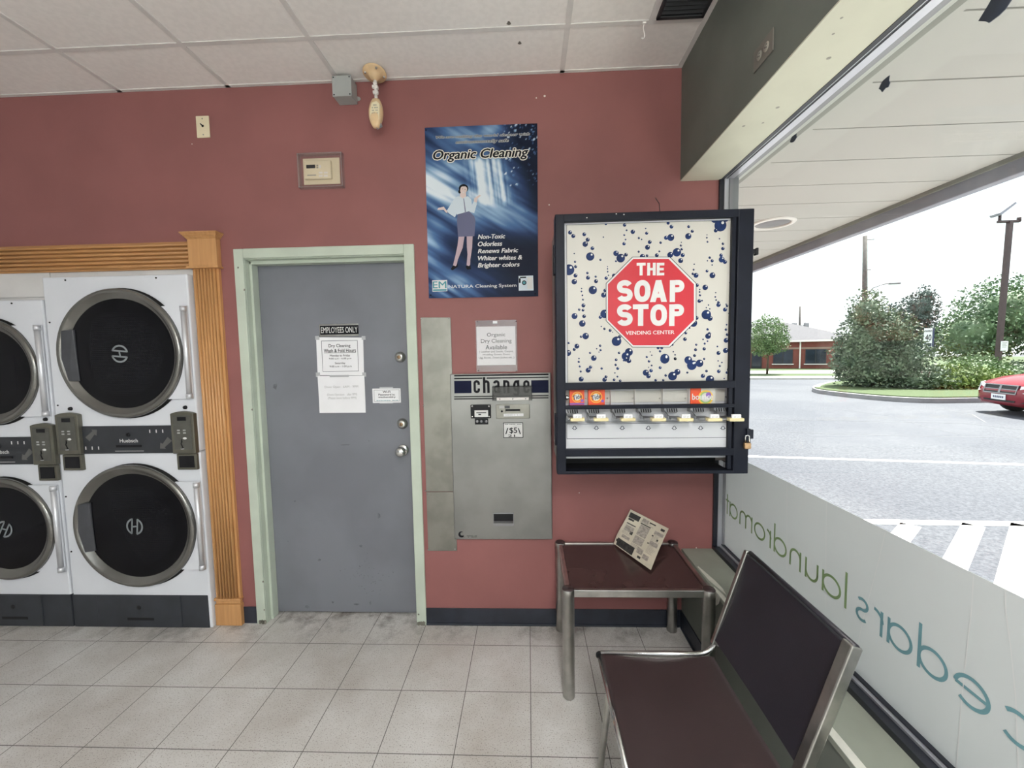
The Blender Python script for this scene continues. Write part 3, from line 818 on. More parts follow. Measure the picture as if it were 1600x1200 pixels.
def dryer(x0, x1, ztop, zu, zl, R, rg, cxo, ctl_l, ctl_r, band, label, rots, hx, kx):
    """stacked pair of tumble dryers whose front is the plane y=-0.05"""
    F = -0.05
    t = thing('stacked_tumble_dryer', label, 'dryer', ((x0+x1)/2, 0.3, 0), 'stacked tumble dryers in the wall opening')
    mb = MB()
    mb.cbox(x0+.003, x1-.003, F, 0.72, 0.0, band[0]+0.005, 0.007); mb.cbox(x0+.003, x1-.003, F, 0.72, band[0]+0.0075, ztop, 0.007)
    cab = obj('cabinet', mb, M['appliance_white'], t)
    for x, z in ((x0+.14, ztop-.018), (x1-.18, ztop-.018), (x0+.025, ztop-.25), (x0+.025, ztop-.72), (x0+.02, zl+.17), (x0+.02, zl-.16)):
        obj('screw', MB().lathe([(0, F-.003), (.004, F-.003), (.005, F)], (x, 0, z), 'y', 10), M['gasket'], cab)
    for zc, (rr, nm) in ((zu, (rots[0], 'upper')), (zl, (rots[1], 'lower'))):
        cx = cxo
        o = (cx, 0, zc)
        mb = MB()
        mb.lathe([(R*.86, F-.004), (R+.0, F-.004), (R+.004, F-.010), (R+.004, F-.026), (R-.004, F-.036), (R-.014, F-.036), (R-.022, F-.032), (rg+.006, F-.012), (rg-.004, F-.010)], o, 'y', 72)
        dr = obj('door', mb, M['bronze_rim'], t)
        mb = MB(); mb.lathe([(R*.8, F-.0005), (R+.006, F-.0005), (R+.009, F-.004), (R*.8, F-.005)], (cx+.010, 0, zc), 'y', 64)
        obj('gasket', mb, M['gasket'], dr)
        mb = MB()
        mb.lathe([(0, F-.020), (rg*.4, F-.019), (rg*.75, F-.016), (rg, F-.011)], o, 'y', 64)
        obj('door_glass', mb, M['dark_glass'], dr)
        e = MB(); ry = F-.0215; q = .050
        a1 = math.radians(72)
        for s_ in (0, math.pi):
            half_ring(e, cx, zc, ry, q*.80, q, -a1, a1, rr+s_, 0)
        def rpt(a, b): return (cx + a*math.cos(rr) - b*math.sin(rr), ry, zc + a*math.sin(rr) + b*math.cos(rr))
        for s_ in (-1, 1):
            e.poly([rpt(s_*q*.22, -q*.90), rpt(s_*q*.40, -q*.86), rpt(s_*q*.40, q*.86), rpt(s_*q*.22, q*.90)])
        e.poly([rpt(-q*.3, -q*.16), rpt(q*.3, -q*.02), rpt(q*.3, q*.16), rpt(-q*.3, q*.02)])
        obj('emblem', e, M['emblem_grey'], dr)
        mb = MB()
        k = R/.36
        pts = [(cx-.318*k, F-.036, zc+.135*k), (cx-.262*k, F-.022, zc+.140*k), (cx-.256*k, F-.018, zc-.150*k), (cx-.300*k, F-.036, zc-.150*k), (cx-.326*k, F-.040, zc-.02*k)]
        mb.prism(pts, (0, .016, 0))
        obj('door_handle', mb, M['pad_grey'], dr, bevel=.003)
        mb = MB()
        hz = .258
        n = 16; Rq = R + .006; a1 = math.asin(min(.98, hz/Rq))
        mb.prism([(hx, F-.007, zc-hz), (hx, F-.007, zc+hz)] + [(cx + Rq*math.cos(a1-2*a1*k/n), F-.007, zc + Rq*math.sin(a1-2*a1*k/n)) for k in range(n+1)], (0, -.009, 0))
        hp = obj('hinge_plate', mb, M['appliance_white'], t)
        mb = MB()
        xr = hx-.012
        mb.cyl((xr, F-.022, zc-hz+.012), (xr, F-.022, zc+hz-.012), .0135, 16)
        mb.cyl((xr, F-.022, zc+hz-.03), (xr, F-.022, zc+hz-.003), .0160, 16); mb.cyl((xr, F-.022, zc-hz+.003), (xr, F-.022, zc-hz+.03), .0160, 16)
        obj('hinge_rod', mb, M['satin_silver'], hp)
    # coin controls
    for cxl in (ctl_l, ctl_r):
        if cxl is None: continue
        a, b = cxl; z1 = band[0] + .240; z0 = band[0] + .001; F2 = F-.028
        mb = MB()
        n = 8
        top = [(a + (b-a)*i/n, F, z1 - .012*(2*i/n-1)**2) for i in range(n+1)]
        mb.prism([(a, F, z0)] + top[:1] + top[1:] + [(b, F, z0)], (0, F2-F, 0))
        cp = obj('coin_control', mb, M['control_bronze'], t, bevel=.004)
        w = b-a; c = (a+b)/2
        obj('control_face', MB().cbox(a+.016, b-.016, F2-.002, F2, z0+.024, z1-.022, .001), M['control_face'], cp)
        obj('display', MB().cbox(c-.024, c+.026, F2-.004, F2-.001, z1-.052, z1-.030, .001), M['black_plastic'], cp)
        for bx, bz in ((-.022, .118), (.012, .118), (-.022, .103), (.012, .103)):
            obj('button', MB().cbox(c+bx-.006, c+bx+.008, F2-.005, F2-.001, z0+bz+.012, z0+bz+.019, .001), M['print_grey'], cp)
        mb = MB()
        mb.lathe([(0, F2-.003), (.011, F2-.003), (.012, F2-.001)], (c+.012, 0, z0+.088), 'y', 18, 0, True, .55)
        obj('price_badge', mb, M['print_white'], cp)
        mb = MB()
        mb.prism([(c-.006, F2-.002, z0+.084), (c-.003, F2-.002, z0+.066), (c-.009, F2-.002, z0+.058), (c-.006, F2-.002, z0+.052), (c+.002, F2-.002, z0+.032), (c-.010, F2-.002, z0+.030), (c-.010, F2-.002, z0+.034), (c-.003, F2-.002, z0+.036), (c-.011, F2-.002, z0+.056), (c-.011, F2-.002, z0+.062), (c-.008, F2-.002, z0+.066)], (0, -.004, 0), 0)
        mb.box(c-.012, c+.004, F2-.006, F2-.001, z0+.026, z0+.031, 1)
        obj('coin_slot', mb, [M['black_plastic'], M['print_grey']], cp)
        mb = MB(); mb.lathe([(0, F-.010), (.009, F-.010), (.011, F)], (c+.004, 0, z1+.020), 'y', 18)
        obj('key_lock', mb, M['black_plastic'], t)
        mb = MB(); mb.cbox(a+.012, b-.006, F-.018, F, band[0]-.094, band[0]-.003, .003)
        cb = obj('coin_box', mb, M['control_bronze'], t)
        mb = MB(); mb.cbox(a+.027, b-.020, F-.022, F-.017, band[0]-.080, band[0]-.014, .003)
        obj('coin_drawer', mb, M['black_plastic'], cb)
    # name band between the two drums
    bx0 = (ctl_l[1] - .01) if ctl_l else x0 + .02
    bx1 = ctl_r[0] + .01
    mb = MB(); mb.cbox(bx0, bx1, F-.008, F, band[0], band[1], .002)
    nb = obj('name_band', mb, M['charcoal_panel'], t)
    c = (bx0+bx1)/2; Y = F-.0088; z = band[0]
    mb = MB()
    mb.text('Huebsch', (c-.052, z+.064, c+.054, z+.084), Y, 0, bold=.03)
    for k in range(28): mb.box(c-.085+.0061*k, c-.085+.0061*k+.0048, Y, Y+.0005, z+.012, z+.0165, 1)
    for k in range(3): mb.box(bx1-.155+.038*k, bx1-.149+.038*k, Y, Y+.0005, z+.118, z+.136, 0)
    for k in range(3): mb.box(bx0+.020+.038*k, bx0+.026+.038*k, Y, Y+.0005, z+.024, z+.042, 0)
    for (ax, az, s_) in ((bx1-.055, z+.058, -1), (bx0+.055, z+.108, 1)):
        pts = [(.050*s_, .034*s_), (.012*s_, .036*s_), (.018*s_, .026*s_), (-.032*s_, -.014*s_), (-.006*s_, -.040*s_), (.030*s_, .004*s_), (.044*s_, -.004*s_)]
        mb.poly([(ax+p*.9, Y, az+q*.9) for p, q in pts], 2)
    obj('lettering', mb, [M['print_white'], M['print_grey'], M['arrow_grey']], nb)
    mb = MB(); mb.lathe([(0, F-.014), (.010, F-.014), (.012, F-.008)], (c, 0, z+.108), 'y', 18); mb.cbox(c-.075, c+.075, F-.013, F-.008, z+.036, z+.050, .002)
    obj('lint_pull', mb, M['black_plastic'], nb)
    # kick panel
    mb = MB(); mb.cbox(x0+.001, x1-kx, F-.004, F+.02, .003, .200, .003)
    kp = obj('kick_panel', mb, M['kick_grey'], t)
    mb = MB(); mb.cbox(x0+.155, x1-.178, F-.010, F-.003, .008, .197, .004)
    obj('lint_door', mb, M['kick_grey'], kp)
    mb = MB(); cc = (x0+x1)/2 - .01
    mb.lathe([(0, F-.013), (.011, F-.013), (.013, F-.009)], (cc, 0, .128), 'y', 18); mb.cbox(cc-.075, cc+.085, F-.012, F-.009, .050, .066, .002)
    obj('pull_slot', mb, M['gasket'], kp)
    return t

dryer(-2.702, -1.858, 2.045, 1.612, .622, .356, .306, -2.262, (-2.672, -2.538), (-1.996, -1.862), (1.045, 1.204),
      'white stacked pair of dryers beside the fluted oak pilaster, both round doors whole', (math.radians(85), math.radians(-6)), -1.866, .018)
dryer(-3.402, -2.710, 1.924, 1.523, .606, .300, .246, -3.052, (-3.385, -3.262), (-2.826, -2.694), (.986, 1.146),
      'shorter white stacked pair of dryers, partly cut off, farther from the oak pilaster', (math.radians(8), math.radians(-28)), -2.716, .001)

# ================================================================== things on the grey door
def fib(rnd, mb, x0, x1, z0, z1, y, m, rows, fill=.8):
    """rows of small print too small to read: short dashes"""
    h = (z1-z0)/rows
    for r in range(rows):
        x = x0; zb = z1 - h*(r+.7)
        while x < x1:
            w = rnd.uniform(.012, .05)*(x1-x0)*2
            e = min(x+w, x1)
            if rnd.random() < fill: mb.poly([(x, y, zb), (e, y, zb), (e, y, zb+h*.45), (x, y, zb+h*.45)], m)
            x = e + .02*(x1-x0)

DF = DY                                        # face of the door leaf
t = thing('door_sign', 'black EMPLOYEES ONLY nameplate in a silver holder on the grey door', 'sign', W(530, 520, DF))
r = PB(499, 506, 560, 525.5, DF-.004)
mb = MB(); mb.cbox(r[0], r[2], DF-.004, DF-.0003, r[1], r[3], .001)
obj('holder', mb, M['dull_chrome'], t)
q = PB(500, 508.5, 560, 522.5, DF-.006)
mb = MB(); mb.cbox(q[0], q[2], DF-.006, DF-.0035, q[1], q[3], .0008)
mb.text('EMPLOYEES ONLY', PB(501.5, 511, 558.5, 520, DF-.0064), DF-.0064, 1, bold=.012)
obj('nameplate', mb, [M['print_black'], M['print_white']], t)

def sheet(name, label, cat, uv, y, curl=0.0, m='paper_white'):
    """a sheet of paper hung on a surface facing the room; uv = four measured corners tl,tr,br,bl"""
    c = [W(u, v, y) for u, v in uv]
    def fn(a, b):
        p = (c[3]*(1-a) + c[2]*a)*(1-b) + (c[0]*(1-a) + c[1]*a)*b
        return Vector((p.x, y - .0012 - curl*(1-b)**3 - curl*.4*(2*a-1)**4*b, p.z))
    mb = MB(); mb.grid(fn, 8, 8, 0)
    return mb, c
mb, c = sheet('p', '', '', ((494, 527), (567.5, 527.5), (569, 586.5), (496.5, 586)), DF)
Y = DF - .0022
rnd = random.Random(2)
a = PB(503, 532, 559.5, 580.5, Y)
for e in ((a[0], a[1], a[2], a[1]+.002), (a[0], a[3]-.002, a[2], a[3]), (a[0], a[1], a[0]+.002, a[3]), (a[2]-.002, a[1], a[2], a[3])):
    mb.box(e[0], e[2], Y, Y+.0004, e[1], e[3], 2)
mb.text('Dry Cleaning', PB(513.5, 537.5, 547.5, 544, Y), Y, 1, bold=.02)
mb.text('Wash & Fold Hours', PB(506, 545, 556, 550.3, Y), Y, 1, bold=.03)
b = PB(506, 550.8, 556, 551.4, Y); mb.box(b[0], b[2], Y, Y+.0004, b[1], b[3], 1)
mb.text('Monday to Friday', PB(515.5, 553.8, 547, 558, Y), Y, 1, bold=.015)
mb.text('9:00 a.m - 6:00 p.m', PB(514, 558.8, 549, 562.2, Y), Y, 1, bold=.01)
mb.text('Saturday', PB(523.5, 565.8, 539.5, 569.6, Y), Y, 1, bold=.015)
mb.text('9:00 a.m - 1:00 p.m', PB(515, 571, 549.5, 574.5, Y), Y, 1, bold=.01)
o = obj('paper_notice', mb, [M['paper_white'], M['print_black'], M['print_navy']])
tag(o, 'white sheet with boxed dry cleaning and wash and fold hours taped on the grey door', 'notice')
for (u0, v0, u1, v1) in ((492.5, 525, 499, 531), (565, 525, 571, 531), (493.5, 582, 500, 589), (566, 582, 572, 588.5), (515, 586, 545, 589)):
    b = PB(u0, v0, u1, v1, DF-.0016); mb = MB(); mb.box(b[0], b[2], DF-.0017, DF-.0012, b[1], b[3]); obj('tape_strip', mb, M['tape_clear'], o)
mb, c = sheet('p', '', '', ((496.5, 587.5), (569.5, 587), (572, 644.5), (500, 645)), DF, .004)
Y = DF - .0045
mb.text('Door Open : 6AM - 9PM', PB(507.5, 602.5, 559.5, 607, Y), Y, 1, bold=.0)
mb.text('(Doors Operation    after 9PM)', PB(511, 614.5, 558, 619, Y), Y, 1)
mb.text('(Please leave before 9PM)', PB(512.5, 620, 557, 624.5, Y), Y, 1)
o = obj('paper_notice', mb, [M['paper_white'], M['print_grey']])
tag(o, 'white sheet of door opening times on the grey door, directly under the boxed hours', 'notice')
t = thing('wifi_plate', 'small white Wi-Fi password plate with a thin black border on the grey door', 'sign', W(604, 618, DF))
r = PB(582, 607, 626, 629.5, DF-.004)
mb = MB(); mb.cbox(r[0], r[2], DF-.004, DF-.0004, r[1], r[3], .001)
Y = DF-.0044
a = PB(584.5, 609, 624, 627.3, Y)
for e in ((a[0], a[1], a[2], a[1]+.0014), (a[0], a[3]-.0014, a[2], a[3]), (a[0], a[1], a[0]+.0014, a[3]), (a[2]-.0014, a[1], a[2], a[3])):
    mb.box(e[0], e[2], Y, Y+.0004, e[1], e[3], 1)
mb.text('Wi-Fi', PB(598, 610.6, 610, 613.8, Y), Y, 1, bold=.04)
mb.text('Password is:', PB(591.5, 615, 617, 618, Y), Y, 1, bold=.04)
mb.text('washanddry', PB(591, 619.2, 618, 622.4, Y), Y, 1, bold=.04)
fib(random.Random(1), mb, a[0]+.006, a[2]-.006, a[1]+.002, a[1]+.010, Y, 2, 1)
obj('plate', mb, [M['paper_white'], M['print_black'], M['film_blue']], t)
for (u0, v0, u1, v1) in ((593, 604.8, 614, 608), (593, 628.5, 614, 630.6)):
    b = PB(u0, v0, u1, v1, DF-.002); mb = MB(); mb.box(b[0], b[2], DF-.0012, DF-.0004, b[1], b[3]); obj('tape_strip', mb, M['tape_clear'], t)

# ================================================================== poster
PX = lambda x, y, dy=-.0062: W(640 + x/4, 180 + y/4, dy)
pc = [W(663.5, 199.5, -.005), W(839.5, 192.5, -.005), W(841, 463, -.005), (W(670, 466, -.005))]
def noise2(x, y, seed=0):
    from mathutils import noise
    return noise.noise(Vector((x, y, seed*7.31)))
def sstep(a, b, x):
    q = min(1, max(0, (x-a)/(b-a))); return q*q*(3-2*q)
def art(u, v):
    """printed picture: white cascade over blue water, dark foliage at upper right"""
    g = lambda cu, cv, su, sv: math.exp(-((u-cu)/su)**2 - ((v-cv)/sv)**2)
    flow = noise2((u*.45+v*.9)*4.2, (u*.9-v*.45)*1.1, 1)*.5 + noise2((u*.42+v)*24, (u-v*.42)*2.2, 2)*.55 + noise2((u*.42+v)*55, (u-v*.42)*4, 6)*.3
    lum = .22 + .30*flow
    lum += .34*g(.08, .68, .20, .09)*(1+.8*flow) + .26*g(.28, .77, .20, .06)
    fall = sstep(.36, .44, u+.18*(v-.6))*(1-sstep(.66, .80, u+.35*(v-.65)))*sstep(.52, .60, v)*(1-sstep(.78, .86, v))
    lum += fall*(.46 + .75*noise2(u*20+v*3.6, v*1.2, 3) + .5*noise2(u*48+v*8, v*2, 4))
    band = math.exp(-((v-(.68-.30*u))/.085)**2)
    lum += band*(.40+.55*flow)*(1-.35*u)
    lum += .30*g(.30, .94, .22, .09) + .45*g(.58, .97, .10, .05)
    lum += .22*g(.0, .36, .3, .14)*(1+flow) + .34*g(.18, .06, .26, .09)*(1+1.5*flow)
    dark = 1 - .96*sstep(.0, .18, u-.80+.45*(v-.62))*sstep(.40, .56, v)
    dark *= 1 - .93*sstep(.25, .80, u)*(1-sstep(.28, .46, v))
    dark *= 1 - .6*(1-sstep(.05, .2, abs(v-.27)))*sstep(0, .3, u)
    l = min(1.0, max(0, lum*dark)**.9)
    if u > .70 and v > .60:
        f = noise2(u*55, v*80, 5)
        if f > .26 and v > .80: l += (f-.26)*2.2
        elif f > .42 and v > .64: l += (f-.42)*2
    stops = ((0, (.004, .007, .020)), (.22, (.022, .045, .120)), (.45, (.075, .155, .320)), (.68, (.300, .450, .620)), (.9, (.72, .79, .84)), (9, (.78, .83, .85)))
    for (l0, c0), (l1, c1) in zip(stops, stops[1:]):
        if l <= l1:
            f = (l-l0)/(l1-l0); return tuple(p*(1-f)+q*f for p, q in zip(c0, c1)) + (1,)
    return (.7, .76, .8, 1)
mb = MB(); NU, NV = 100, 150
def pfn(a, b):
    p = (pc[3]*(1-a) + pc[2]*a)*(1-b) + (pc[0]*(1-a) + pc[1]*a)*b
    return Vector((p.x, -.0032 - .0022*math.sin(7*b+2*a)**2, p.z))
mb.grid(pfn, NU, NV, 0)
Y = -.0062
mb.text('We are making the world cleaner with', (PX(165,152).x, PX(165,152).z, PX(750,152).x, PX(750,108).z), Y, 1, bold=.075, shear=.22, halo=10)
mb.text('We are making the world cleaner with', (PX(165,152).x, PX(165,152).z, PX(750,152).x, PX(750,108).z), Y-.0006, 2, bold=.03, shear=.22)
mb.text('environmentally safe', (PX(290,184).x, PX(290,184).z, PX(618,184).x, PX(618,147).z), Y, 1, bold=.075, shear=.22, halo=10)
mb.text('environmentally safe', (PX(290,184).x, PX(290,184).z, PX(618,184).x, PX(618,147).z), Y-.0006, 2, bold=.03, shear=.22)
R_ = (PX(150,296).x, PX(150,296).z, PX(742,296).x, PX(742,200).z)
mb.text('Organic Cleaning', R_, Y, 7, bold=.085, shear=.25, halo=12)
mb.text('Organic Cleaning', R_, Y-.0008, 2, bold=.05, shear=.25)
for s, x1, y0, y1 in (('Non-Toxic', 597, 742, 774), ('Odorless', 578, 787, 820), ('Renews Fabric', 678, 830, 863), ('Whiter whites &', 703, 874, 908), ('Brighter colors', 687, 918, 960)):
    mb.text(s, (PX(428,y1).x, PX(428,y1).z, PX(x1,y1).x, PX(x1,y0).z), Y, 1, bold=.06, shear=.22)
mb.text('NATURA Cleaning System', (PX(244,1088).x, PX(244,1088).z, PX(668,1088).x, PX(668,1052).z), Y, 1, bold=.02)
def pp(pts, m, dy=0.0):
    mb.poly([Vector((PX(x, y).x, Y-dy, PX(x, y).z)) for x, y in pts], m)
pp([(141,1033),(235,1030),(236,1100),(143,1103)], 1)
mb.text('EM', (PX(146,1082).x, PX(146,1082).z, PX(230,1082).x, PX(230,1038).z), Y-.0003, 3, bold=.025)
pp([(146,1089),(231,1087),(231,1097),(146,1099)], 3, .0003)
pp([(681,1005),(772,1002),(775,1095),(682,1097)], 6); pp([(735,1012),(768,1012),(769,1086),(736,1086)], 1, .0003); pp([(690,1010),(728,1009),(728,1018),(690,1019)], 2, .0003)
c = PX(716, 1047); mb.disc((c.x, Y-.0003, c.z), .0125, 'y', 20, 2); mb.disc((c.x, Y-.0005, c.z), .008, 'y', 20, 3)
pp([(683,1020),(694,1020),(694,1048),(683,1048)], 2, .0004)
# the printed woman: arms out, white blouse, grey skirt
pp([(283,638),(300,606),(272,560),(262,548),(232,598),(246,614)], 6, .0001)
pp([(238,612),(232,596),(214,572),(178,580),(174,592),(214,592),(226,608)], 5, .0002)
pp([(376,604),(404,612),(420,556),(418,540),(402,536),(388,566)], 6, .0001)
pp([(402,540),(420,546),(424,522),(446,502),(436,498),(404,518)], 5, .0002)
pp([(302,506),(282,518),(266,540),(270,566),(290,596),(296,622),(376,604),(382,586),(390,560),(384,526),(364,506),(340,514)], 6, .0003)
pp([(316,486),(352,486),(354,508),(332,520),(314,508)], 5, .0004)
pp([(336,520),(340,520),(352,604),(346,606)], 4, .0006)
pp([(300,620),(372,600),(404,632),(412,660),(405,756),(303,760),(296,664)], 4, .0005)
pp([(306,758),(343,758),(332,828),(302,902),(292,944),(270,944),(288,870),(300,812)], 8, .0003)
pp([(357,756),(394,756),(391,828),(380,900),(378,942),(356,942),(362,870),(358,820)], 8, .0003)
pp([(257,962),(272,938),(288,944),(302,926),(300,948),(268,970)], 2, .0006)
pp([(350,946),(358,938),(372,944),(380,932),(384,962),(360,966)], 2, .0006)
def ell(cx, cy, rx, ry, m, dy, n=18, tilt=0):
    pp([(cx + rx*math.cos(2*math.pi*k/n)*math.cos(tilt) - ry*math.sin(2*math.pi*k/n)*math.sin(tilt), cy + rx*math.cos(2*math.pi*k/n)*math.sin(tilt) + ry*math.sin(2*math.pi*k/n)*math.cos(tilt)) for k in range(n)], m, dy)
ell(337, 458, 30, 27, 2, .0005); ell(313, 478, 9, 12, 2, .0005)
ell(338, 466, 21, 29, 5, .0008, tilt=.25)
pp([(316,452),(326,436),(352,436),(362,458),(350,446),(330,446)], 2, .0010)
ell(330, 461, 3, 1.8, 2, .0012); ell(347, 465, 3, 1.8, 2, .0012); pp([(328,478),(343,482),(334,486)], 1, .0012)
po = obj('poster', mb, [M['poster_print'], M['print_white'], M['print_black'], mat('print_teal', (.05, .26, .30), .4), mat('print_slate', (.105, .11, .20), .5), mat('print_skin', (.70, .56, .52), .5), mat('print_pale_blue', (.60, .68, .74), .5), mat('print_ivory', (.80, .76, .66), .5), mat('print_rose', (.46, .34, .38), .5)])
ca = po.data.color_attributes.new('picture', 'FLOAT_COLOR', 'POINT')
nV = (NU+1)*(NV+1)
for i in range(len(po.data.vertices)):
    ca.data[i].color = art((i % (NU+1))/NU, (i//(NU+1))/NV) if i < nV else (.5, .5, .5, 1)
tag(po, 'blue organic cleaning poster with a waterfall and a smiling woman in a grey skirt', 'poster')
for (u, v) in ((665.5, 203), (834, 195), (673, 461), (836, 459)):
    p = W(u, v, -.006); mb = MB(); mb.lathe([(0, -.0085), (.003, -.0085), (.004, -.006)], (p.x, 0, p.z), 'y', 10); obj('pin', mb, M['print_black'], po)

# ================================================================== steel plates and change machine
def screws(t, pts, y, r=.004, m='chrome', name='screw'):
    for u, v in pts:
        p = W(u, v, y); mb = MB(); mb.lathe([(0, y-.003), (r*.7, y-.003), (r, y)], (p.x, 0, p.z), 'y', 10)
        obj(name, mb, M[m], t)
t = thing('cover_plate', 'tall galvanised steel cover plate on the wall between door frame and change machine', 'metal plate', W(685, 630, 0))
a = W(657, 496, -.006); b = W(704, 496, -.006); c = W(711.5, 768, -.006); e = W(665.5, 768, -.006)
mb = MB(); mb.prism([(a.x, -.006, a.z), (b.x, -.006, b.z), (b.x, -.006, c.z), (a.x, -.006, c.z)], (0, .0058, 0))
obj('plate', mb, M['galvanised'], t, bevel=.0015)
screws(t, ((658, 498), (701, 497), (661.5, 634), (705, 634), (665, 767), (709, 766)), -.006)
t = thing('cover_plate', 'short galvanised steel plate on the wall beneath the tall plate, lower left of change machine', 'metal plate', W(690, 815, 0))
f = W(713, 861, -.006)
mb = MB(); mb.prism([(a.x, -.006, c.z-.003), (b.x, -.006, c.z-.003), (b.x, -.006, f.z), (a.x, -.006, f.z)], (0, .0058, 0))
obj('plate', mb, M['galvanised'], t, bevel=.0015)
screws(t, ((667, 772), (709, 771.5), (669, 859), (711, 858)), -.006)

F = -.022
t = thing('change_machine', 'stainless steel change machine set in the wall left of the soap vending machine', 'change machine', W(785, 720, 0))
r = PB(706.5, 583.5, 862, 843, F)
mb = MB(); mb.cbox(r[0], r[2], F, -.0005, r[1], r[3], .004)
obj('faceplate', mb, M['brushed_steel'], t)
Y = F - .0012
PC = lambda x, y: (700 + x*170/1600, 580 + y*120/1129)
def crect(x0, y0, x1, y1, yy=Y):
    u0, v0 = PC(x0, y0); u1, v1 = PC(x1, y1); return PB(u0, v0, u1, v1, yy)
mb = MB()
def flat(x0, y0, x1, y1, m, dy=0.0):
    q = crect(x0, y0, x1, y1); mb.box(q[0], q[2], Y-dy, Y-dy+.0006, q[1], q[3], m)
for y0, y1 in ((46, 68), (90, 108), (360, 375), (392, 408)): flat(90, y0, 1478, y1, 0)
flat(92, 140, 345, 325, 1); flat(1225, 132, 1478, 318, 1)
flat(505, 84, 568, 130, 2, .0003)
flat(345, 112, 1225, 352, 2, .0002)
for ch, xa, xb in (('c', 375, 470), ('h', 515, 612), ('a', 665, 760), ('n', 812, 905), ('g', 957, 1050), ('e', 1105, 1200)):
    q = crect(xa, 132, xb, 322); sign_letter(mb, ch, q[0], q[1], q[2]-q[0], q[3]-q[1], (q[2]-q[0])*.37, Y-.0008, 0)
obj('header_print', mb, [M['print_black'], M['print_navy'], M['brushed_steel']], t)
# smoked flap over the coin and note entries
q = crect(652, 222, 1235, 440, F-.03)
mb = MB()
mb.box(q[0], q[2], F-.040, F-.037, q[1]+.004, q[3]); mb.box(q[0], q[2], F-.040, F, q[3]-.003, q[3]); mb.box(q[0], q[0]+.003, F-.04, F, q[1]+.008, q[3]); mb.box(q[2]-.003, q[2], F-.04, F, q[1]+.008, q[3])
fl = obj('smoked_hood', mb, M['smoked'], t)
q2 = crect(715, 385, 1190, 430, F-.044)
mb = MB(); mb.cbox(q2[0], q2[2], F-.045, F-.0405, q2[1], q2[3], .004); 
for x in (.1, .5, .9): mb.lathe([(0, F-.0462), (.003, F-.0462), (.003, F-.045)], (q2[0]+(q2[2]-q2[0])*x, 0, (q2[1]+q2[3])/2), 'y', 10, 1)
obj('hinge_strip', mb, [M['white_enamel'], M['print_black']], fl)
# note slot on the left
q = crect(335, 490, 632, 690)
mb = MB(); mb.cbox(q[0], q[2], F-.010, F+.001, q[1], q[3], .003, 0)
g = crect(395, 572, 592, 670); mb.box(g[0], g[2], F-.0122, F-.009, g[1], g[3], 1)
g = crect(420, 600, 565, 612); mb.box(g[0], g[2], F-.0127, F-.0121, g[1], g[3], 0)
g = crect(450, 624, 490, 640); mb.box(g[0], g[2], F-.0127, F-.0121, g[1], g[3], 0)
bp_ = obj('coin_acceptor', mb, [M['black_plastic'], M['print_white']], t)
for x, y in ((357, 515), (603, 515), (357, 670), (607, 668)):
    u, v = PC(x, y); p = W(u, v, F-.01); m2 = MB(); m2.lathe([(0, F-.0145), (.004, F-.0145), (.006, F-.0095)], (p.x, 0, p.z), 'y', 12); obj('screw', m2, M['chrome'], bp_)
q = crect(395, 695, 592, 782)
mb = MB(); mb.cbox(q[0], q[2], F-.006, F+.001, q[1], q[3], .002)
for i, x in enumerate((430, 490, 562)):
    u, v = PC(x, 738); p = W(u, v, F-.006); mb.lathe([(0, F-.009), (.006, F-.009), (.0085, F-.0055)], (p.x, 0, p.z), 'y', 14, 1)
obj('coin_guide', mb, [M['black_plastic'], M['slide_steel']], t)
q = crect(705, 487, 1205, 695)
mb = MB(); mb.cbox(q[0], q[2], F-.008, F+.001, q[1], q[3], .003, 0)
g = crect(845, 555, 1062, 600); mb.box(g[0], g[2], F-.0088, F-.0078, g[1], g[3], 1)
g = crect(850, 582, 1058, 600); mb.box(g[0], g[2], F-.0096, F-.0080, g[1], g[3], 0)
g = crect(820, 622, 1110, 660); mb.box(g[0], g[2], F-.0090, F-.0078, g[1], g[3], 2)
fib(random.Random(8), mb, g[0]+.004, g[2]-.004, g[1]+.002, g[3]-.002, F-.0093, 3, 1)
u, v = PC(793, 590); p = W(u, v, F-.008); mb.lathe([(0, F-.010), (.005, F-.010), (.006, F-.0078)], (p.x, 0, p.z), 'y', 14, 1)
g = crect(755, 505, 830, 545); mb.box(g[0], g[2], F-.0086, F-.0078, g[1], g[3], 3); g = crect(835, 505, 910, 545); mb.box(g[0], g[2], F-.0086, F-.0078, g[1], g[3], 4)
obj('bill_acceptor', mb, [M['galvanised'], M['print_black'], M['paper_white'], M['print_grey'], M['pad_grey']], t)
q = crect(812, 755, 1105, 980)
mb = MB(); mb.box(q[0], q[2], F-.0012, F+.001, q[1], q[3], 1); g = crect(822, 765, 1095, 970); mb.box(g[0], g[2], F-.0017, F-.001, g[1], g[3], 0)
Y2 = F-.0021
mb.text('/', crect(845, 835, 885, 925, Y2), Y2, 1, bold=.03); mb.text('$5', crect(905, 828, 1015, 922, Y2), Y2, 1, bold=.03); mb.text('\\', crect(1030, 838, 1068, 925, Y2), Y2, 1, bold=.03); mb.text('21', crect(885, 932, 985, 966, Y2), Y2, 1, bold=.03)
fib(random.Random(3), mb, g[0]+.006, g[2]-.006, g[3]-.010, g[3]-.003, Y2, 1, 1)
obj('denomination_label', mb, [M['print_white'], M['print_black']], t)
q = PB(770.5, 801, 803, 820.5, F)
mb = MB(); mb.box(q[0], q[2], F-.0006, F+.0005, q[1], q[3], 1)
mb.cbox(q[0], q[2], F-.008, F, q[3]-.0045, q[3], .001, 0); mb.cbox(q[0], q[0]+.004, F-.006, F, q[1], q[3], .001, 0); mb.cbox(q[2]-.004, q[2], F-.006, F, q[1], q[3], .001, 0)
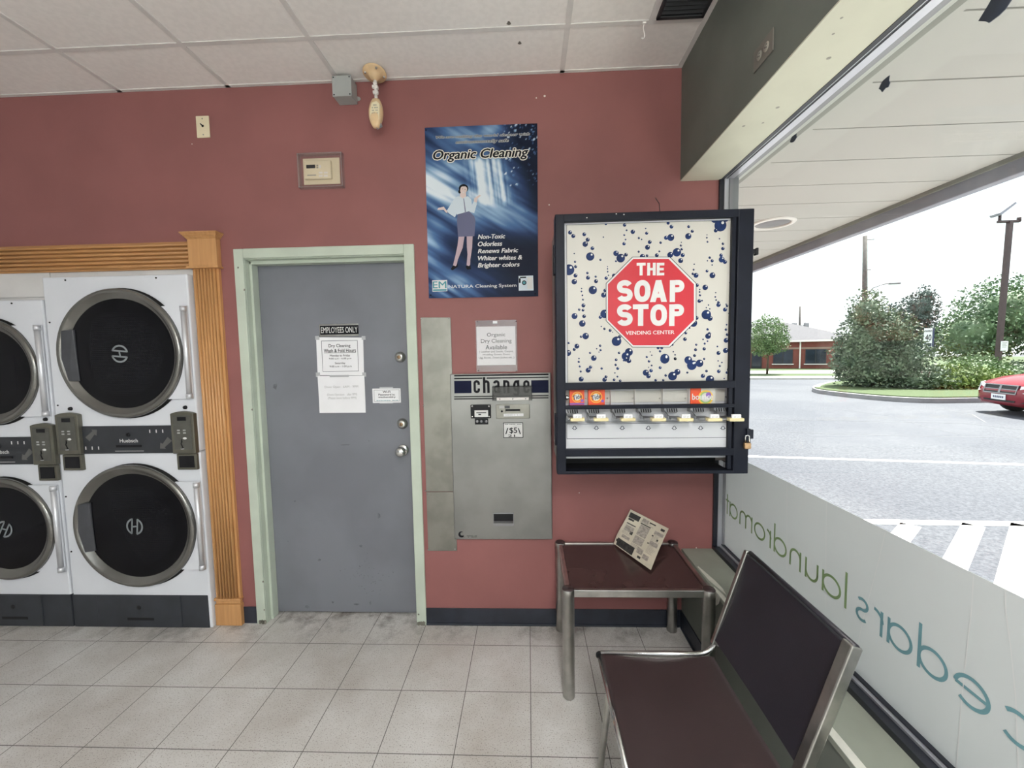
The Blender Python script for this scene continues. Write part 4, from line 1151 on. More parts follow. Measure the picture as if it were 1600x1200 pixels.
mb.prism([(q[0]+.004, F-.0006, q[1]+.024), (q[0]+.004, F-.014, q[1]+.016), (q[0]+.004, F-.014, q[1]), (q[0]+.004, F-.0006, q[1])], (q[2]-q[0]-.008, 0, 0), 0)
obj('coin_tray', mb, [M['slide_steel'], M['black_plastic']], t)
mb = MB(); p = W(721, 835, F-.001)
n = 20
o_ = [(p.x+.018*math.cos(a), F-.001, p.z+.018*math.sin(a)) for a in [math.radians(70+ 250*k/n) for k in range(n+1)]] + [(p.x+.004+.010*math.cos(a), F-.001, p.z+.003+.010*math.sin(a)) for a in [math.radians(320-250*k/n) for k in range(n+1)]]
for k in range(n):
    mb.poly([o_[k], o_[k+1], o_[2*n-k], o_[2*n+1-k]])
q = PB(723, 836.5, 737, 839, F-.001); fib(random.Random(5), mb, q[0]-.002, q[2]+.03, q[1]-.004, q[3], F-.001, 0, 2)
obj('maker_mark', mb, M['print_black'], t)
t = thing('notice_holder', 'white organic dry cleaning notice in a clear acrylic holder above the change machine', 'notice', W(776, 540, 0))
q = PB(743.5, 500, 808, 581, -.004)
mb = MB(); mb.cbox(q[0], q[2], -.0062, -.0042, q[1], q[3], .0006); mb.cbox(q[0], q[2], -.0016, -.0004, q[1], q[3], .0004)
obj('acrylic_sleeve', mb, M['acrylic'], t)
q = PB(745, 510, 805.5, 570.5, -.003)
mb = MB(); mb.box(q[0], q[2], -.0032, -.0020, q[1], q[3], 0)
Y = -.0036
P6 = lambda x0, y0, x1, y1: PB(640 + x0*.342, 470 + y0*.342, 640 + x1*.342, 470 + y1*.342, Y)
mb.text('Organic', P6(353, 146, 437, 168), Y, 1); mb.text('Dry Cleaning', P6(326, 174, 466, 197), Y, 1); mb.text('Available', P6(347, 202, 445, 222), Y, 1, bold=.01)
mb.text('( Leather and Suede, Carpet,', P6(318, 227, 474, 238), Y, 1, res=2); mb.text('Wedding Gowns, Dress,', P6(333, 241, 460, 251), Y, 1, res=2); mb.text('Ugg Boots, Down Jacket etc..)', P6(316, 255, 478, 266), Y, 1, res=2)
obj('paper_sheet', mb, [M['paper_white'], M['print_black']], t)
screws(t, ((746, 502.5), (806.5, 502), (747.5, 579), (806.5, 579.5)), -.0064, .003, 'print_black', 'pin')
mb = MB(); q = PB(770, 501.5, 777, 505.5, -.0066); mb.box(q[0], q[2], -.0068, -.0062, q[1], q[3]); obj('tape_strip', mb, M['paper_white'], t)

# ================================================================== soap vending machine
FY, PY = -.43, -.405                           # cage front, panel front
t = thing('soap_vending_machine', 'black caged soap vending machine with bubble pattern and red stop sign, by the window', 'vending machine', W(1015, 540, 0))
x0, z0, x1, z1 = PB(869, 330, 1174, 741, FY)
# the opening between the cage bars measured at the cage front
mb = MB(); zc_ = W(1015, 600, FY).z
mb.cbox(x0+.012, x1-.012, PY+.17, -.001, z0+.01, z1-.006, .006); mb.box(x0+.012, x1-.012, PY+.010, PY+.17, zc_, z1-.009)
for a in (x0+.012, x1-.020): mb.box(a, a+.008, PY+.002, PY+.17, z0+.01, zc_)
mb.box(x0+.012, x1-.012, PY+.17, PY+.175, z0+.010, z0+.016)
obj('cabinet', mb, M['cabinet_side'], t)
ix0, iz1 = W(882, 346, FY).x, W(882, 346, FY).z
ix1 = W(1154, 340, FY).x
mb = MB()
bars = [(x0, ix0, z0, z1), (ix1, x1, z0, z1)]
zt = W(1018, 342.5, FY).z
V = lambda v: W(1015, v, FY).z
b_ = 6/4.706
horiz = [(zt, z1), (V(608), V(596.5)), (V(638.5), V(632.5)), (V(713), V(701.3)), (z0, V(736))]
for a in bars: mb.cbox(a[0], a[1], FY, PY-.001, a[2], a[3], .004)
for a in horiz: mb.cbox(ix0-.004, ix1+.004, FY+.0008, PY-.001, a[0], a[1], .003)
# sides and return of the cage
mb.box(x0, x0+.010, PY-.002, PY+.06, z0, z1); mb.box(x1-.010, x1, PY-.002, -.02, z0, z1); mb.box(x0, x1, PY-.002, PY+.05, z1-.008, z1); mb.box(x0, x1, PY-.002, PY+.05, z0, z0+.008)
mb.box(ix1-.022, ix1-.006, FY+.006, PY, z0+.02, zt+.004)
cage = obj('security_cage', mb, M['navy_steel'], t)
for (v0, v1) in ((384, 430), (646, 695)):
    a, b = W(867, v0, FY+.03).z, W(867, v1, FY+.03).z
    obj('hinge', MB().cbox(x0-.008, x0+.002, FY+.012, FY+.05, b, a, .003), M['navy_steel'], cage)
p = W(1176, 393, FY+.01)
mb = MB(); mb.cbox(x1-.002, x1+.020, FY+.004, FY+.022, p.z-.010, p.z+.010, .003); mb.cbox(x1+.012, x1+.022, FY+.000, FY+.026, p.z-.016, p.z+.014, .003)
obj('latch', mb, M['black_plastic'], cage)
p = W(1160, 682, FY+.0)
mb = MB(); mb.cbox(x1-.016, x1+.002, FY-.012, FY+.002, p.z-.045, p.z+.036, .003); mb.cbox(x1-.002, x1+.016, FY-.008, FY+.004, p.z-.010, p.z+.032, .003)
obj('hasp', mb, M['navy_steel'], cage)
for (u, v) in ((963, 334), (975, 335), (917, 340)):
    p = W(u, v, FY-.001); mb = MB(); mb.lathe([(0, FY-.002), (.002, FY-.002), (.003, FY)], (p.x, 0, p.z), 'y', 8); obj('rivet', mb, M['white_enamel'], cage)
# printed front panel
zpl = V(600)
mb = MB(); mb.cbox(ix0-.004, ix1+.004, PY, PY+.008, zpl-.004, zt+.004, .002)
obj('front_trim', mb, M['vending_white'], t)
clip = (ix0+.012, ix1-.010, zpl-.003, zt-.006)
mb = MB(); mb.box(clip[0], clip[1], PY-.0012, PY+.001, clip[2], clip[3], 0)
mb.box(clip[0]-.0015, clip[0], PY-.0014, PY, clip[2], clip[3], 3); mb.box(clip[0], clip[1], PY-.0014, PY, clip[3]-.0015, clip[3], 3)
BUB = "188,246,14 211,271,14 290,259,13 315,298,14 297,330,19 349,360,13 333,419,29 446,184,9 581,192,12 596,230,7 579,264,7 588,297,6 577,327,12 640,241,15 733,217,5 740,251,11 684,286,8 704,296,5 762,315,13 746,353,17 841,319,9 683,384,8 832,382,7 895,178,11 919,204,13 880,284,14 914,282,24 1047,156,9 1043,204,10 1069,237,11 1040,273,21 1175,263,4 1174,284,6 1179,313,7 1230,150,25 1272,195,41 1238,232,13 1310,148,20 1265,291,5 1290,327,9 1290,362,12 1364,303,10 1388,255,15 428,279,5 218,398,5 224,457,8 228,492,11 180,515,38 227,556,14 218,601,19 407,443,8 519,396,19 553,431,30 591,406,13 519,453,7 458,492,4 458,508,5 459,529,6 465,555,5 448,575,12 313,538,9 317,572,14 373,564,8 375,597,14 505,558,15 352,661,29 271,650,5 270,671,6 277,699,6 281,730,7 430,697,18 440,664,12 284,772,14 254,802,9 281,806,10 220,849,21 289,850,13 276,902,23 437,833,30 406,857,12 300,993,23 267,997,9 413,924,5 436,940,9 477,952,11 495,965,4 523,1030,34 545,998,12 237,1066,17 218,1089,11 332,1114,8 405,1062,9 380,1084,5 408,1094,8 397,1108,4 358,1150,18 173,1115,22 178,1043,8 252,1155,6 253,1179,6 541,1114,9 612,1108,28 590,1138,30 612,1172,14 574,1170,6 520,1164,10 766,1107,4 777,1131,5 741,1143,8 757,1175,9 871,1153,32 837,1102,9 823,1077,11 849,1078,11 924,1054,10 932,1106,5 945,1128,6 946,1156,11 1016,1015,13 1022,971,10 1050,935,6 1078,900,26 1100,862,14 1040,1165,27 1078,1195,26 1122,1190,26 1098,1055,8 1093,1091,11 1086,1133,11 1147,1017,6 1179,1030,6 1159,1047,8 1155,1085,12 1155,1157,8 1183,993,20 1193,975,12 1180,944,9 1170,838,33 1197,865,18 1186,769,5 1170,788,5 1195,797,5 1120,740,13 1140,737,6 1125,698,8 1122,675,6 1123,657,5 1162,642,19 1104,626,12 1073,544,9 1096,555,17 1079,514,7 1083,475,5 1175,524,10 1214,555,20 1195,427,9 1212,450,11 1178,450,5 1212,480,5 1276,410,12 1281,441,20 1305,458,14 1380,415,30 1349,517,9 1385,585,34 1343,608,9 1238,680,5 1235,710,6 1241,733,6 1258,750,10 1258,768,15 1313,763,5 1320,775,9 1305,802,14 1336,829,8 1378,805,22 1317,911,6 1312,946,9 1321,982,10 1313,1024,17 1250,1068,6 1258,1115,14 1309,1097,18 1352,1064,13 910,407,20 958,389,29 1000,409,14 985,449,17 993,367,9 987,340,8 990,317,4 813,410,13 743,412,9 709,420,18"
BUB2 = "366,-2,20 324,87,18 342,64,12 424,74,9 255,25,8 263,59,8 270,96,8 273,152,18 527,47,9 542,74,11 521,107,5 540,134,7 515,157,10 445,157,16 456,135,11 624,18,17 600,5,18 772,20,9 792,52,7 769,66,4 787,90,13 748,105,22 768,131,16 821,160,10 888,5,33 854,68,11 895,125,10 877,160,9 945,130,32 980,100,22 964,2,10 1054,104,8 1060,15,25 1087,50,35 1144,36,27 1195,93,10 1168,129,15 1220,155,30 1280,18,5 1308,30,6 1293,56,8 1285,95,13 1365,82,19 1345,104,10 1362,32,5 1325,148,5 560,165,10"
def bubbles(txt, sc, ox, oy, k0):
    for i, q in enumerate(txt.split()):
        x, y, r = [float(e) for e in q.split(',')]
        p = W(ox + x/sc, oy + y/sc, PY-.0016); R = r/sc*(PY-CAM.y)/FPX
        if not (clip[0]-R*.6 < p.x < clip[1]+R*.6 and p.z > clip[2]): continue
        yy = PY-.0016 - .00001*((i+k0) % 40)
        mb.disc((p.x, yy, p.z), R, 'y', 20 if r > 12 else 10, 1, clip)
        if r > 6:
            h = Vector((p.x+R*.36, yy-.0006, p.z+R*.42))
            if clip[0] < h.x < clip[1] and h.z < clip[3]-.003: mb.disc((h.x, h.y, h.z), R*.24, 'y', 8, 2)
bubbles(BUB, 4.615, 850, 310, 0); bubbles(BUB2, 4.706, 850, 560, 7)
# octagon
PO = lambda x, y, dy: W(850 + x/4.615, 310 + y/4.615, PY-.0026-dy)
def octa(x0_, x1_, y0_, y1_, cx_, cy_, dy, m):
    mb.poly([PO(x, y, dy) for x, y in ((x0_+cx_, y0_), (x1_-cx_, y0_), (x1_, y0_+cy_), (x1_, y1_-cy_), (x1_-cx_, y1_), (x0_+cx_, y1_), (x0_, y1_-cy_), (x0_, y0_+cy_))], m)
octa(446, 1099, 421, 1074, 191, 191, 0, 3); octa(450, 1095, 425, 1070, 189, 189, .0003, 2); octa(461, 1081, 437, 1059, 182, 182, .0006, 4)
def otext(s, xa, ya, xb, yb, bold):
    a = PO(xa, yb, .001); b = PO(xb, ya, .001); mb.text(s, (a.x, a.z, b.x, b.z), PY-.0036, 2, bold=bold)
for row, y0_, y1_ in ((('T', 668, 733), ('H', 744, 806), ('E', 812, 868)), 464, 556), ((('S', 524, 640), ('O', 650, 768), ('A', 764, 888), ('P', 906, 1014)), 588, 748), ((('S', 524, 640), ('T', 640, 754), ('O', 766, 888), ('P', 902, 1012)), 762, 920):
    for ch, xa, xb in row:
        a = PO(xa, y1_, .001); b = PO(xb, y0_, .001); sign_letter(mb, ch, a.x, a.z, b.x-a.x, b.z-a.z, (b.z-a.z)*(.235 if ch in 'THE' and y1_ == 556 else .245), PY-.0036, 2)
otext('VENDING CENTER', 589, 951, 940, 984, .025)
obj('front_panel', mb, [M['vending_cream'], M['bubble_navy'], M['print_white'], M['print_black'], M['stop_red']], t)
# product window: recessed back board and clear front strip
zw0, zw1 = V(632.5), V(608)
BY = PY + .012
mb = MB(); mb.box(ix0-.003, ix1+.003, BY+.030, BY+.034, zw0-.01, zw1+.01, 0)
mb.cbox(ix0+.005, ix1-.012, BY+.026, BY+.031, zw0+.004, zw1-.012, .001, 1)
obj('product_shelf', mb, [M['vending_white'], M['vending_cream']], t)
for u in (953.5, 991, 1034, 1075):
    p = W(u, 620, BY+.02); obj('divider', MB().box(p.x-.001, p.x+.001, BY+.0, BY+.030, zw0-.006, zw1+.008), M['white_enamel'], t)
for u in (885.8, 1141):
    p = W(u, 621.5, PY); mb = MB(); mb.lathe([(0, PY-.004), (.006, PY-.004), (.011, PY+.002)], (p.x, 0, p.z), 'y', 14); mb.cyl((p.x, PY+.001, p.z), (p.x, BY+.03, p.z), .004, 10); obj('bolt', mb, M['chrome'], t)
for u in (915.5, 949, 989, 1031, 1071):
    p = W(u, 622.5, BY+.024); mb = MB(); mb.lathe([(0, BY+.022), (.003, BY+.022), (.004, BY+.026)], (p.x, 0, p.z), 'y', 8); obj('screw', mb, M['dull_chrome'], t)
# coin mechanism section
zm0, zm1 = V(663), V(638)
mb = MB(); mb.box(ix0-.003, ix1+.003, PY+.040, PY+.045, V(706), zm1+.01, 0)
obj('mechanism_board', mb, M['vending_white'], t)
zl0, zl1 = V(702), V(661.5)
mb = MB(); mb.cbox(ix0-.003, ix1+.003, PY-.002, PY+.006, zl0-.004, zl1, .001, 0)
g = (W(885.5, 674, PY-.003).x, W(1142, 674, PY-.003).x, V(686.5), V(662.5)); Yp = PY-.0026
for e in ((g[0], g[1], g[2], g[2]+.0018), (g[0], g[1], g[3]-.0018, g[3]), (g[0], g[0]+.0018, g[2], g[3]), (g[1]-.0018, g[1], g[2], g[3])):
    mb.box(e[0], e[1], Yp, Yp+.0006, e[2], e[3], 1)
cols = (225, 385, 575, 767, 958, 1152, 1316)
for x in cols:                                 # small rounded coin marks
    p = W(850 + x/4.706, 560 + 511/4.706, Yp); s_ = .0125
    outer = [(-1, -.2), (-.62, .1), (-.5, .42), (-.2, .75), (.2, .75), (.5, .42), (.62, .1), (1, -.2), (.5, -.5), (.35, -.72), (-.35, -.72), (-.5, -.5)]
    mb.poly([(p.x+a*s_, Yp, p.z+b*s_) for a, b in outer], 1); mb.poly([(p.x+a*s_*.6, Yp-.0003, p.z+b*s_*.72) for a, b in outer], 0)
obj('lower_panel', mb, [M['vending_white'], M['print_navy']], t)
for i, x in enumerate(cols):
    # each coin slide pulls out toward the customer
    u = 850 + x/4.706
    p = W(u - 4, 645, PY); X = p.x; zt_, zb_ = V(639), V(660)
    mb = MB()
    w = .070 if i not in (0, 6) else .062
    mb.cbox(X-w/2, X+w/2-.012, PY-.004, PY+.040, zt_-.022, zt_+.008, .002, 0)
    for k in range(5):
        mb.prism([(X-w*.36+k*.0105, PY-.0046, zt_-.002), (X-w*.36+k*.0105+.005, PY-.0046, zt_-.002), (X-w*.36+k*.0105+.0075, PY-.0046, zt_-.018), (X-w*.36+k*.0105+.0025, PY-.0046, zt_-.018)], (0, .002, 0), 1)
    zs = W(u, 656.5, FY-.062).z
    mb.prism([(X-w/2, PY-.004, zt_-.012), (X-w/2, PY-.004, zs), (X-w/2, FY-.030, zs), (X-w/2, FY-.030, zs+.012)], (.005, 0, 0), 0)
    mb.cbox(X-.028, X+.030, FY-.052, PY, zs-.001, zs+.006, .002, 0)
    cs = obj('coin_mechanism', mb, [M['slide_steel'], M['black_plastic']], t)
    mb = MB()
    ut = (902, 939, 981, 1028.5, 1071, 1115.6, 1149.6)[i]; tx = W(ut, 655, FY-.062).x; zb_ = W(ut, 656.5, FY-.062).z
    mb.cbox(tx-.031, tx+.031, FY-.075, FY-.042, zb_-.004, zb_+.010, .003, 0)
    mb.cbox(tx-.019, tx+.019, FY-.070, FY-.058, zb_+.008, zb_+.026, .002, 1)
    mb.text('25', (tx-.013, zb_+.012, tx-.002, zb_+.020), FY-.0704, 2, bold=.02, res=1); mb.text('25', (tx+.002, zb_+.012, tx+.013, zb_+.020), FY-.0704, 2, bold=.02, res=1)
    obj('coin_slide', mb, [M['brass_cream'], M['paper_white'], M['print_grey']], cs)
# vend tray behind the lowest opening
ztr0, ztr1 = V(737), V(712)
mb = MB(); mb.box(ix0-.003, ix1+.003, PY+.020, PY+.024, ztr1-.022, ztr1+.02, 1)
mb.box(ix0-.003, ix1+.003, PY+.002, PY+.16, ztr0-.014, ztr0-.008, 0); mb.box(ix0-.003, ix1+.003, PY+.155, PY+.16, ztr0-.02, ztr1, 0)
obj('vend_tray', mb, [M['gasket'], M['vending_white']], t)
mb = MB()
p = W(1024, 327, -.2); q = W(1034, 308, -.06)
mb.tube([(W(1034, 330, -.2).x, -.2, z1-.01), (W(1033, 326, -.2).x, -.2, z1+.006), (W(1030, 318, -.15).x, -.15, W(1030, 318, -.15).z), (W(1024, 309, -.1).x, -.1, W(1024, 309, -.1).z)], .0016, 6)
obj('antenna_wire', mb, M['black_plastic'], t)

# cartons standing in the product window
def carton(label, u0, u1, style, group=None):
    p0 = W(u0, 633, BY-.002); p1 = W(u1, 633, BY-.002)
    zb = zw0 - .006; zt2 = zw1 + .012
    t2 = thing('detergent_carton' if style != 2 else 'dryer_sheet_carton', label, 'carton', ((p0.x+p1.x)/2, BY+.012, zb), group)
    a = p0.x; b = p1.x; yf = BY-.002
    mb = MB(); mb.box(a, b, yf, BY+.0245, zb, zt2, 0)
    Yq = yf - .0005
    if style < 2:
        c = W((u0+u1)/2 + (.5 if style == 0 else -.8), 620.5, yf); R = (b-a)*.37
        mb.disc((c.x, Yq, c.z), R, 'y', 28, 1); mb.disc((c.x, Yq-.0003, c.z), R*.86, 'y', 28, 0); mb.disc((c.x, Yq-.0005, c.z), R*.72, 'y', 28, 1); mb.disc((c.x, Yq-.0006, c.z), R*.58, 'y', 28, 3)
        vs, fs = text_geo('Tide', .03)
        rr = math.radians(14); ux = (math.cos(rr), 0, math.sin(rr)); uz = (-math.sin(rr), 0, math.cos(rr))
        mb.text('Tide', (-R*.82, -R*.36, R*.82, R*.42), 0, 2, bold=.03, shear=.1, o=(c.x, Yq-.0009, c.z), ux=ux, uz=uz)
        mb.box(a, b, Yq, yf, zb+.006, zb+.014, 4 if style == 0 else 0); mb.disc((b-.010, Yq-.0002, c.z-R*.65), .007, 'y', 10, 4)
        mats = [M['carton_orange'], M['carton_yellow'], M['bubble_navy'], M['print_white'], M['carton_purple']]
    else:
        m0 = a + (b-a)*.42
        mb.box(m0, b, Yq, yf, zb, zt2, 5)
        c = W(u0 + (u1-u0)*.62, 621, yf); R = (zt2-zb)*.38
        for k, mm in enumerate((1, 3, 5)): mb.disc((c.x, Yq-.0003*(k+1), c.z), R*(1-.2*k), 'y', 28, mm)
        mb.disc((c.x+.012, Yq-.0012, c.z+.012), R*.35, 'y', 20, 4)
        mb.text('bounce', (a+.006, c.z-.010, c.x+R*.95, c.z+.018), Yq-.0016, 2, bold=.03, res=2)
        mats = [M['carton_orange'], M['carton_yellow'], M['print_white'], M['carton_green'], M['carton_purple'], M['vending_cream']]
    obj('box_body', mb, mats, t2)
carton('orange detergent carton at the left end of the vending machine window', 890, 913, 0, 'detergent cartons in the vending machine')
carton('orange detergent carton second from the left end in the vending machine window', 919.5, 945, 1, 'detergent cartons in the vending machine')
carton('orange and green dryer sheet carton at the right of the vending machine window', 1079, 1117, 2)

# padlock
p = W(1166, 690, FY-.002)
t = thing('padlock', 'small brass padlock hanging from the hasp of the soap vending machine', 'padlock', (p.x, FY-.01, p.z))
mb = MB(); mb.cbox(p.x-.016, p.x+.013, FY-.022, FY-.004, p.z-.030, p.z-.002, .004)
obj('body', mb, M['brass'], t)
mb = MB(); mb.tube([(p.x-.010, FY-.013, p.z-.004), (p.x-.010, FY-.013, p.z+.022)] + [(p.x-.0015-.0085*math.cos(math.pi*k/8), FY-.013, p.z+.022+.0085*math.sin(math.pi*k/8)) for k in range(1, 8)] + [(p.x+.007, FY-.013, p.z+.022), (p.x+.007, FY-.013, p.z-.004)], .0028, 8)
obj('shackle', mb, M['chrome'], t)

# ================================================================== small devices on wall and ceiling
t = thing('wall_plate', 'ivory wall plate with a small dark toggle, high on the wall left of the thermostat', 'wall plate', W(317, 198, 0))
q = PB(306.8, 181, 327, 215, -.005)
mb = MB(); mb.cbox(q[0], q[2], -.006, -.0003, q[1], q[3], .002); obj('plate', mb, M['ivory_plastic'], t)
c = ((q[0]+q[2])/2, (q[1]+q[3])/2)
mb = MB(); mb.lathe([(0, -.009), (.005, -.009), (.007, -.0055)], (c[0], 0, c[1]+.004), 'y', 12); mb.tube([(c[0], -.008, c[1]+.004), (c[0]-.004, -.018, c[1]+.010)], .003, 8); obj('toggle', mb, M['print_black'], t)
for dz in (-.042, .042):
    mb = MB(); mb.lathe([(0, -.0075), (.003, -.0075), (.004, -.0058)], (c[0], 0, c[1]+dz), 'y', 10); obj('screw', mb, M['outlet_ivory'], t)

t = thing('junction_box', 'grey square junction box fixed on the wall right under the ceiling', 'junction box', W(540, 135, 0))
q = PB(519, 117.8, 548.5, 150, -.080)
mb = MB(); mb.cbox(q[0], q[2], -.074, -.0005, q[1], q[3], .004); obj('box_body', mb, M['grey_box'], t)
mb = MB(); mb.cbox(q[0]-.001, q[2]+.001, -.080, -.0735, q[1]-.001, q[3]+.001, .002); lid = obj('lid', mb, M['grey_box'], t)
for x in (q[0]+.008, q[2]-.008):
    for z in (q[1]+.008, q[3]-.008):
        mb = MB(); mb.lathe([(0, -.082), (.003, -.082), (.0035, -.0795)], (x, 0, z), 'y', 8); obj('screw', mb, M['print_black'], lid)
mb = MB(); zc = q[1]+.03; mb.prism([(q[2], -.004, zc-.012), (q[2]+.013, -.004, zc-.008), (q[2]+.018, -.004, zc), (q[2]+.013, -.004, zc+.008), (q[2], -.004, zc+.012)], (0, .0035, 0)); obj('mounting_tab', mb, M['grey_box'], t)

# motion sensor hanging from the ceiling
yb = -.10
c = WZ(585.5, 111, CZ-.004)
t = thing('motion_sensor', 'aged beige motion sensor hanging from a round ceiling mount by a white swivel arm', 'sensor', (c.x, c.y, CZ))
mb = MB(); mb.lathe([(0, CZ-.002), (.057, CZ-.002), (.060, CZ-.006), (.056, CZ-.011), (.034, CZ-.013), (.023, CZ-.030), (.014, CZ-.040), (0, CZ-.041)], (c.x, c.y, 0), 'z', 32)
def tilt(mb, c, ang):
    Rm = Matrix.Rotation(ang, 3, 'X')
    mb.v = [c + Rm @ (q-c) for q in mb.v]
TC = Vector((c.x, c.y-.060, CZ-.001))
tilt(mb, TC, math.radians(-11))
mt = obj('ceiling_mount', mb, M['aged_beige'], t)
for a in (20, 100, 200, 300):
    x = c.x+.046*math.cos(math.radians(a)); y_ = c.y+.046*math.sin(math.radians(a))
    mb = MB(); mb.lathe([(0, CZ-.0175), (.005, CZ-.0175), (.006, CZ-.012)], (x, y_, 0), 'z', 8); tilt(mb, TC, math.radians(-11)); obj('screw', mb, M['dull_chrome'], mt)
A = lambda v, u=589: Vector((W(u, v, c.y).x, c.y, W(u, v, c.y).z))
mb = MB()
z1_ = CZ-.047
mb.cyl((c.x, c.y, z1_), (c.x+.001, c.y, A(131).z), .0085, 12)
e0 = A(131); mb.lathe([(0, -.011), (.009, -.011), (.009, .011), (0, .011)], (c.x, c.y, e0.z), 'y', 14)
e1 = A(136)
mb.cbox(c.x-.016, c.x-.004, c.y-.008, c.y+.006, e1.z-.006, e1.z+.008, .002); mb.cbox(c.x+.002, c.x+.016, c.y-.010, c.y+.006, e1.z-.012, e1.z+.004, .002)
mb.cyl((c.x+.001, c.y, e0.z), (c.x+.002, c.y, A(150).z), .0075, 12)
mb.lathe([(0, -.013), (.008, -.013), (.008, .013), (0, .013)], (c.x+.001, c.y, A(144).z), 'x', 14); mb.cbox(c.x-.012, c.x+.013, c.y-.008, c.y+.008, A(146.5).z-.003, A(146.5).z+.004, .002)
mb.cyl((c.x+.002, c.y, A(150).z), (c.x+.003, c.y, A(158).z), .0085, 12)
obj('swivel_arm', mb, M['white_enamel'], t)
# body: a rounded wedge, its label plate to the room
zt_, zb_ = A(157).z, A(205).z
mb = MB()
def sring(s, ox, oy, w, dp, z, n=24):
    return [(ox + w*math.copysign(abs(math.cos(2*math.pi*k/n))**.7, math.cos(2*math.pi*k/n)), oy + dp*math.copysign(abs(math.sin(2*math.pi*k/n))**.7, math.sin(2*math.pi*k/n)), z) for k in range(n)]
rows = []
N_ = 14
for j in range(N_+1):
    f = j/N_
    w = .036*math.sin(math.pi*min(.96, max(.05, .10+.84*f)))**.55
    dp = .026*math.sin(math.pi*min(.95, .12+.80*f))**.5
    rows.append(sring(0, c.x+.003+.004*f, c.y-.004-.030*f, w, dp, zt_ + (zb_-zt_)*f))
vs = [p for r_ in rows for p in r_]; n = 24
fs = [(j*n+k, j*n+(k+1) % n, (j+1)*n+(k+1) % n, (j+1)*n+k) for j in range(N_) for k in range(n)]
fs += [tuple(range(n))[::-1], tuple(N_*n+k for k in range(n))]
mb.add(vs, fs, 0, True)
body = obj('sensor_body', mb, M['aged_beige'], t)
mb = MB()
def face(u, v, off=0.0):
    p = W(u, v, c.y-.046-off); return p
pl = [(580.5, 160), (588, 157.5), (593, 162), (592.5, 186), (590, 191), (584, 191.5), (578, 185), (578, 172)]
mb.prism([face(u, v) for u, v in pl], (0.0, .030, 0), 0)
lb = obj('label_face', mb, M['ivory_plastic'], t, bevel=.002)
mb = MB()
for r_ in range(5):
    a = face(581, 163+4.2*r_, .0005); b = face(590.5, 163+4.2*r_, .0005)
    for k in range(5):
        x = a.x+(b.x-a.x)*k/5
        if (r_*3+k) % 4: mb.box(x, x+(b.x-a.x)*.15, c.y-.0468, c.y-.0460, a.z-.006, a.z-.001)
obj('fine_print', mb, M['outlet_ivory'], lb)
mb = MB(); mb.prism([face(585, 194, -.012), (face(594, 189, -.012)), face(596, 195, -.012), face(588, 200, -.012)], (0, .02, 0)); obj('sensor_lens', mb, M['lens_grey'], t, bevel=.002)

# thermostat in a clear locked cover
t = thing('thermostat', 'cream thermostat inside a clear plastic guard on the wall left of the poster', 'thermostat', W(501, 266, 0))
q = PB(466, 239, 536, 293.5, -.02)
mb = MB()
for a in ((q[0], q[2], q[3]-.008, q[3]), (q[0], q[2], q[1], q[1]+.008), (q[0], q[0]+.008, q[1], q[3]), (q[2]-.008, q[2], q[1], q[3])):
    mb.cbox(a[0], a[1], -.030, -.0005, a[2], a[3], .003)
obj('guard_rim', mb, M['acrylic_edge'], t)
mb = MB(); mb.cbox(q[0]+.001, q[2]-.001, -.032, -.0295, q[1]+.001, q[3]-.001, .001)
obj('clear_guard', mb, M['acrylic'], t)
b = PB(474, 247, 531, 288, -.004)
mb = MB(); mb.cbox(b[0], b[2], -.005, -.0003, b[1], b[3], .002); obj('back_plate', mb, M['ivory_plastic'], t)
b = PB(474.5, 250, 517, 279.5, -.0225)
mb = MB(); mb.cbox(b[0], b[2], -.0225, -.005, b[1], b[3], .006); tb = obj('control_unit', mb, M['ivory_plastic'], t)
b = PB(478.5, 257.5, 492.5, 263, -.023); mb = MB(); mb.cbox(b[0], b[2], -.0237, -.0223, b[1], b[3], .0008); obj('display', mb, M['print_black'], tb)
mb = MB()
for (u0, v0, u1, v1, m) in ((494.5, 257.5, 497, 259.5, 0), (494.5, 261, 497, 263, 0), (498.5, 258, 501.5, 262.5, 1), (480, 273, 494, 274.6, 0), (498, 268.5, 504, 271, 1), (506, 268.5, 512, 271, 1), (498, 273.5, 504, 276, 1), (506, 273.5, 512, 276, 1)):
    b = PB(u0, v0, u1, v1, -.023); mb.cbox(b[0], b[2], -.0235, -.0223, b[1], b[3], .0006, m)
obj('keypad', mb, [M['outlet_ivory'], M['white_enamel']], tb)

# outlet on the dropped header, ceiling vent, hook
a = WX(1179, 82, SX); b = WX(1210, 74, SX)
t = thing('outlet_plate', 'dark grey double outlet plate on the side of the dropped window header', 'outlet', (SX, -.763, 2.59))
mb = MB(); mb.cbox(SX-.005, SX-.0004, -.822, -.706, 2.553, 2.625, .002); obj('plate', mb, M['outlet_grey'], t)
for yc in (-.743, -.785):
    mb = MB(); mb.lathe([(0, SX-.0075), (.014, SX-.0075), (.0155, SX-.0045)], (0, yc, 2.589), 'x', 20, 0)
    for (dy, dz) in ((-.005, .005), (-.005, -.005), (.005, 0)): mb.cbox(SX-.0082, SX-.007, yc+dy-.003, yc+dy+.003, 2.589+dz-.001, 2.589+dz+.001, .0004, 1)
    obj('socket', mb, [M['outlet_ivory'], M['print_black']], t)
t = thing('ceiling_vent', 'dark slatted air vent in the ceiling against the window header', 'vent', (0.70, -.62, CZ))
mb = MB()
vx0, vx1, vy0, vy1 = 0.597, 0.803, -.905, -.326
for e in ((vx0, vx1, vy0, vy0+.018), (vx0, vx1, vy1-.018, vy1), (vx0, vx0+.014, vy0, vy1), (vx1-.014, vx1, vy0, vy1)): mb.cbox(e[0], e[1], e[2], e[3], CZ-.012, CZ-.001, .002)
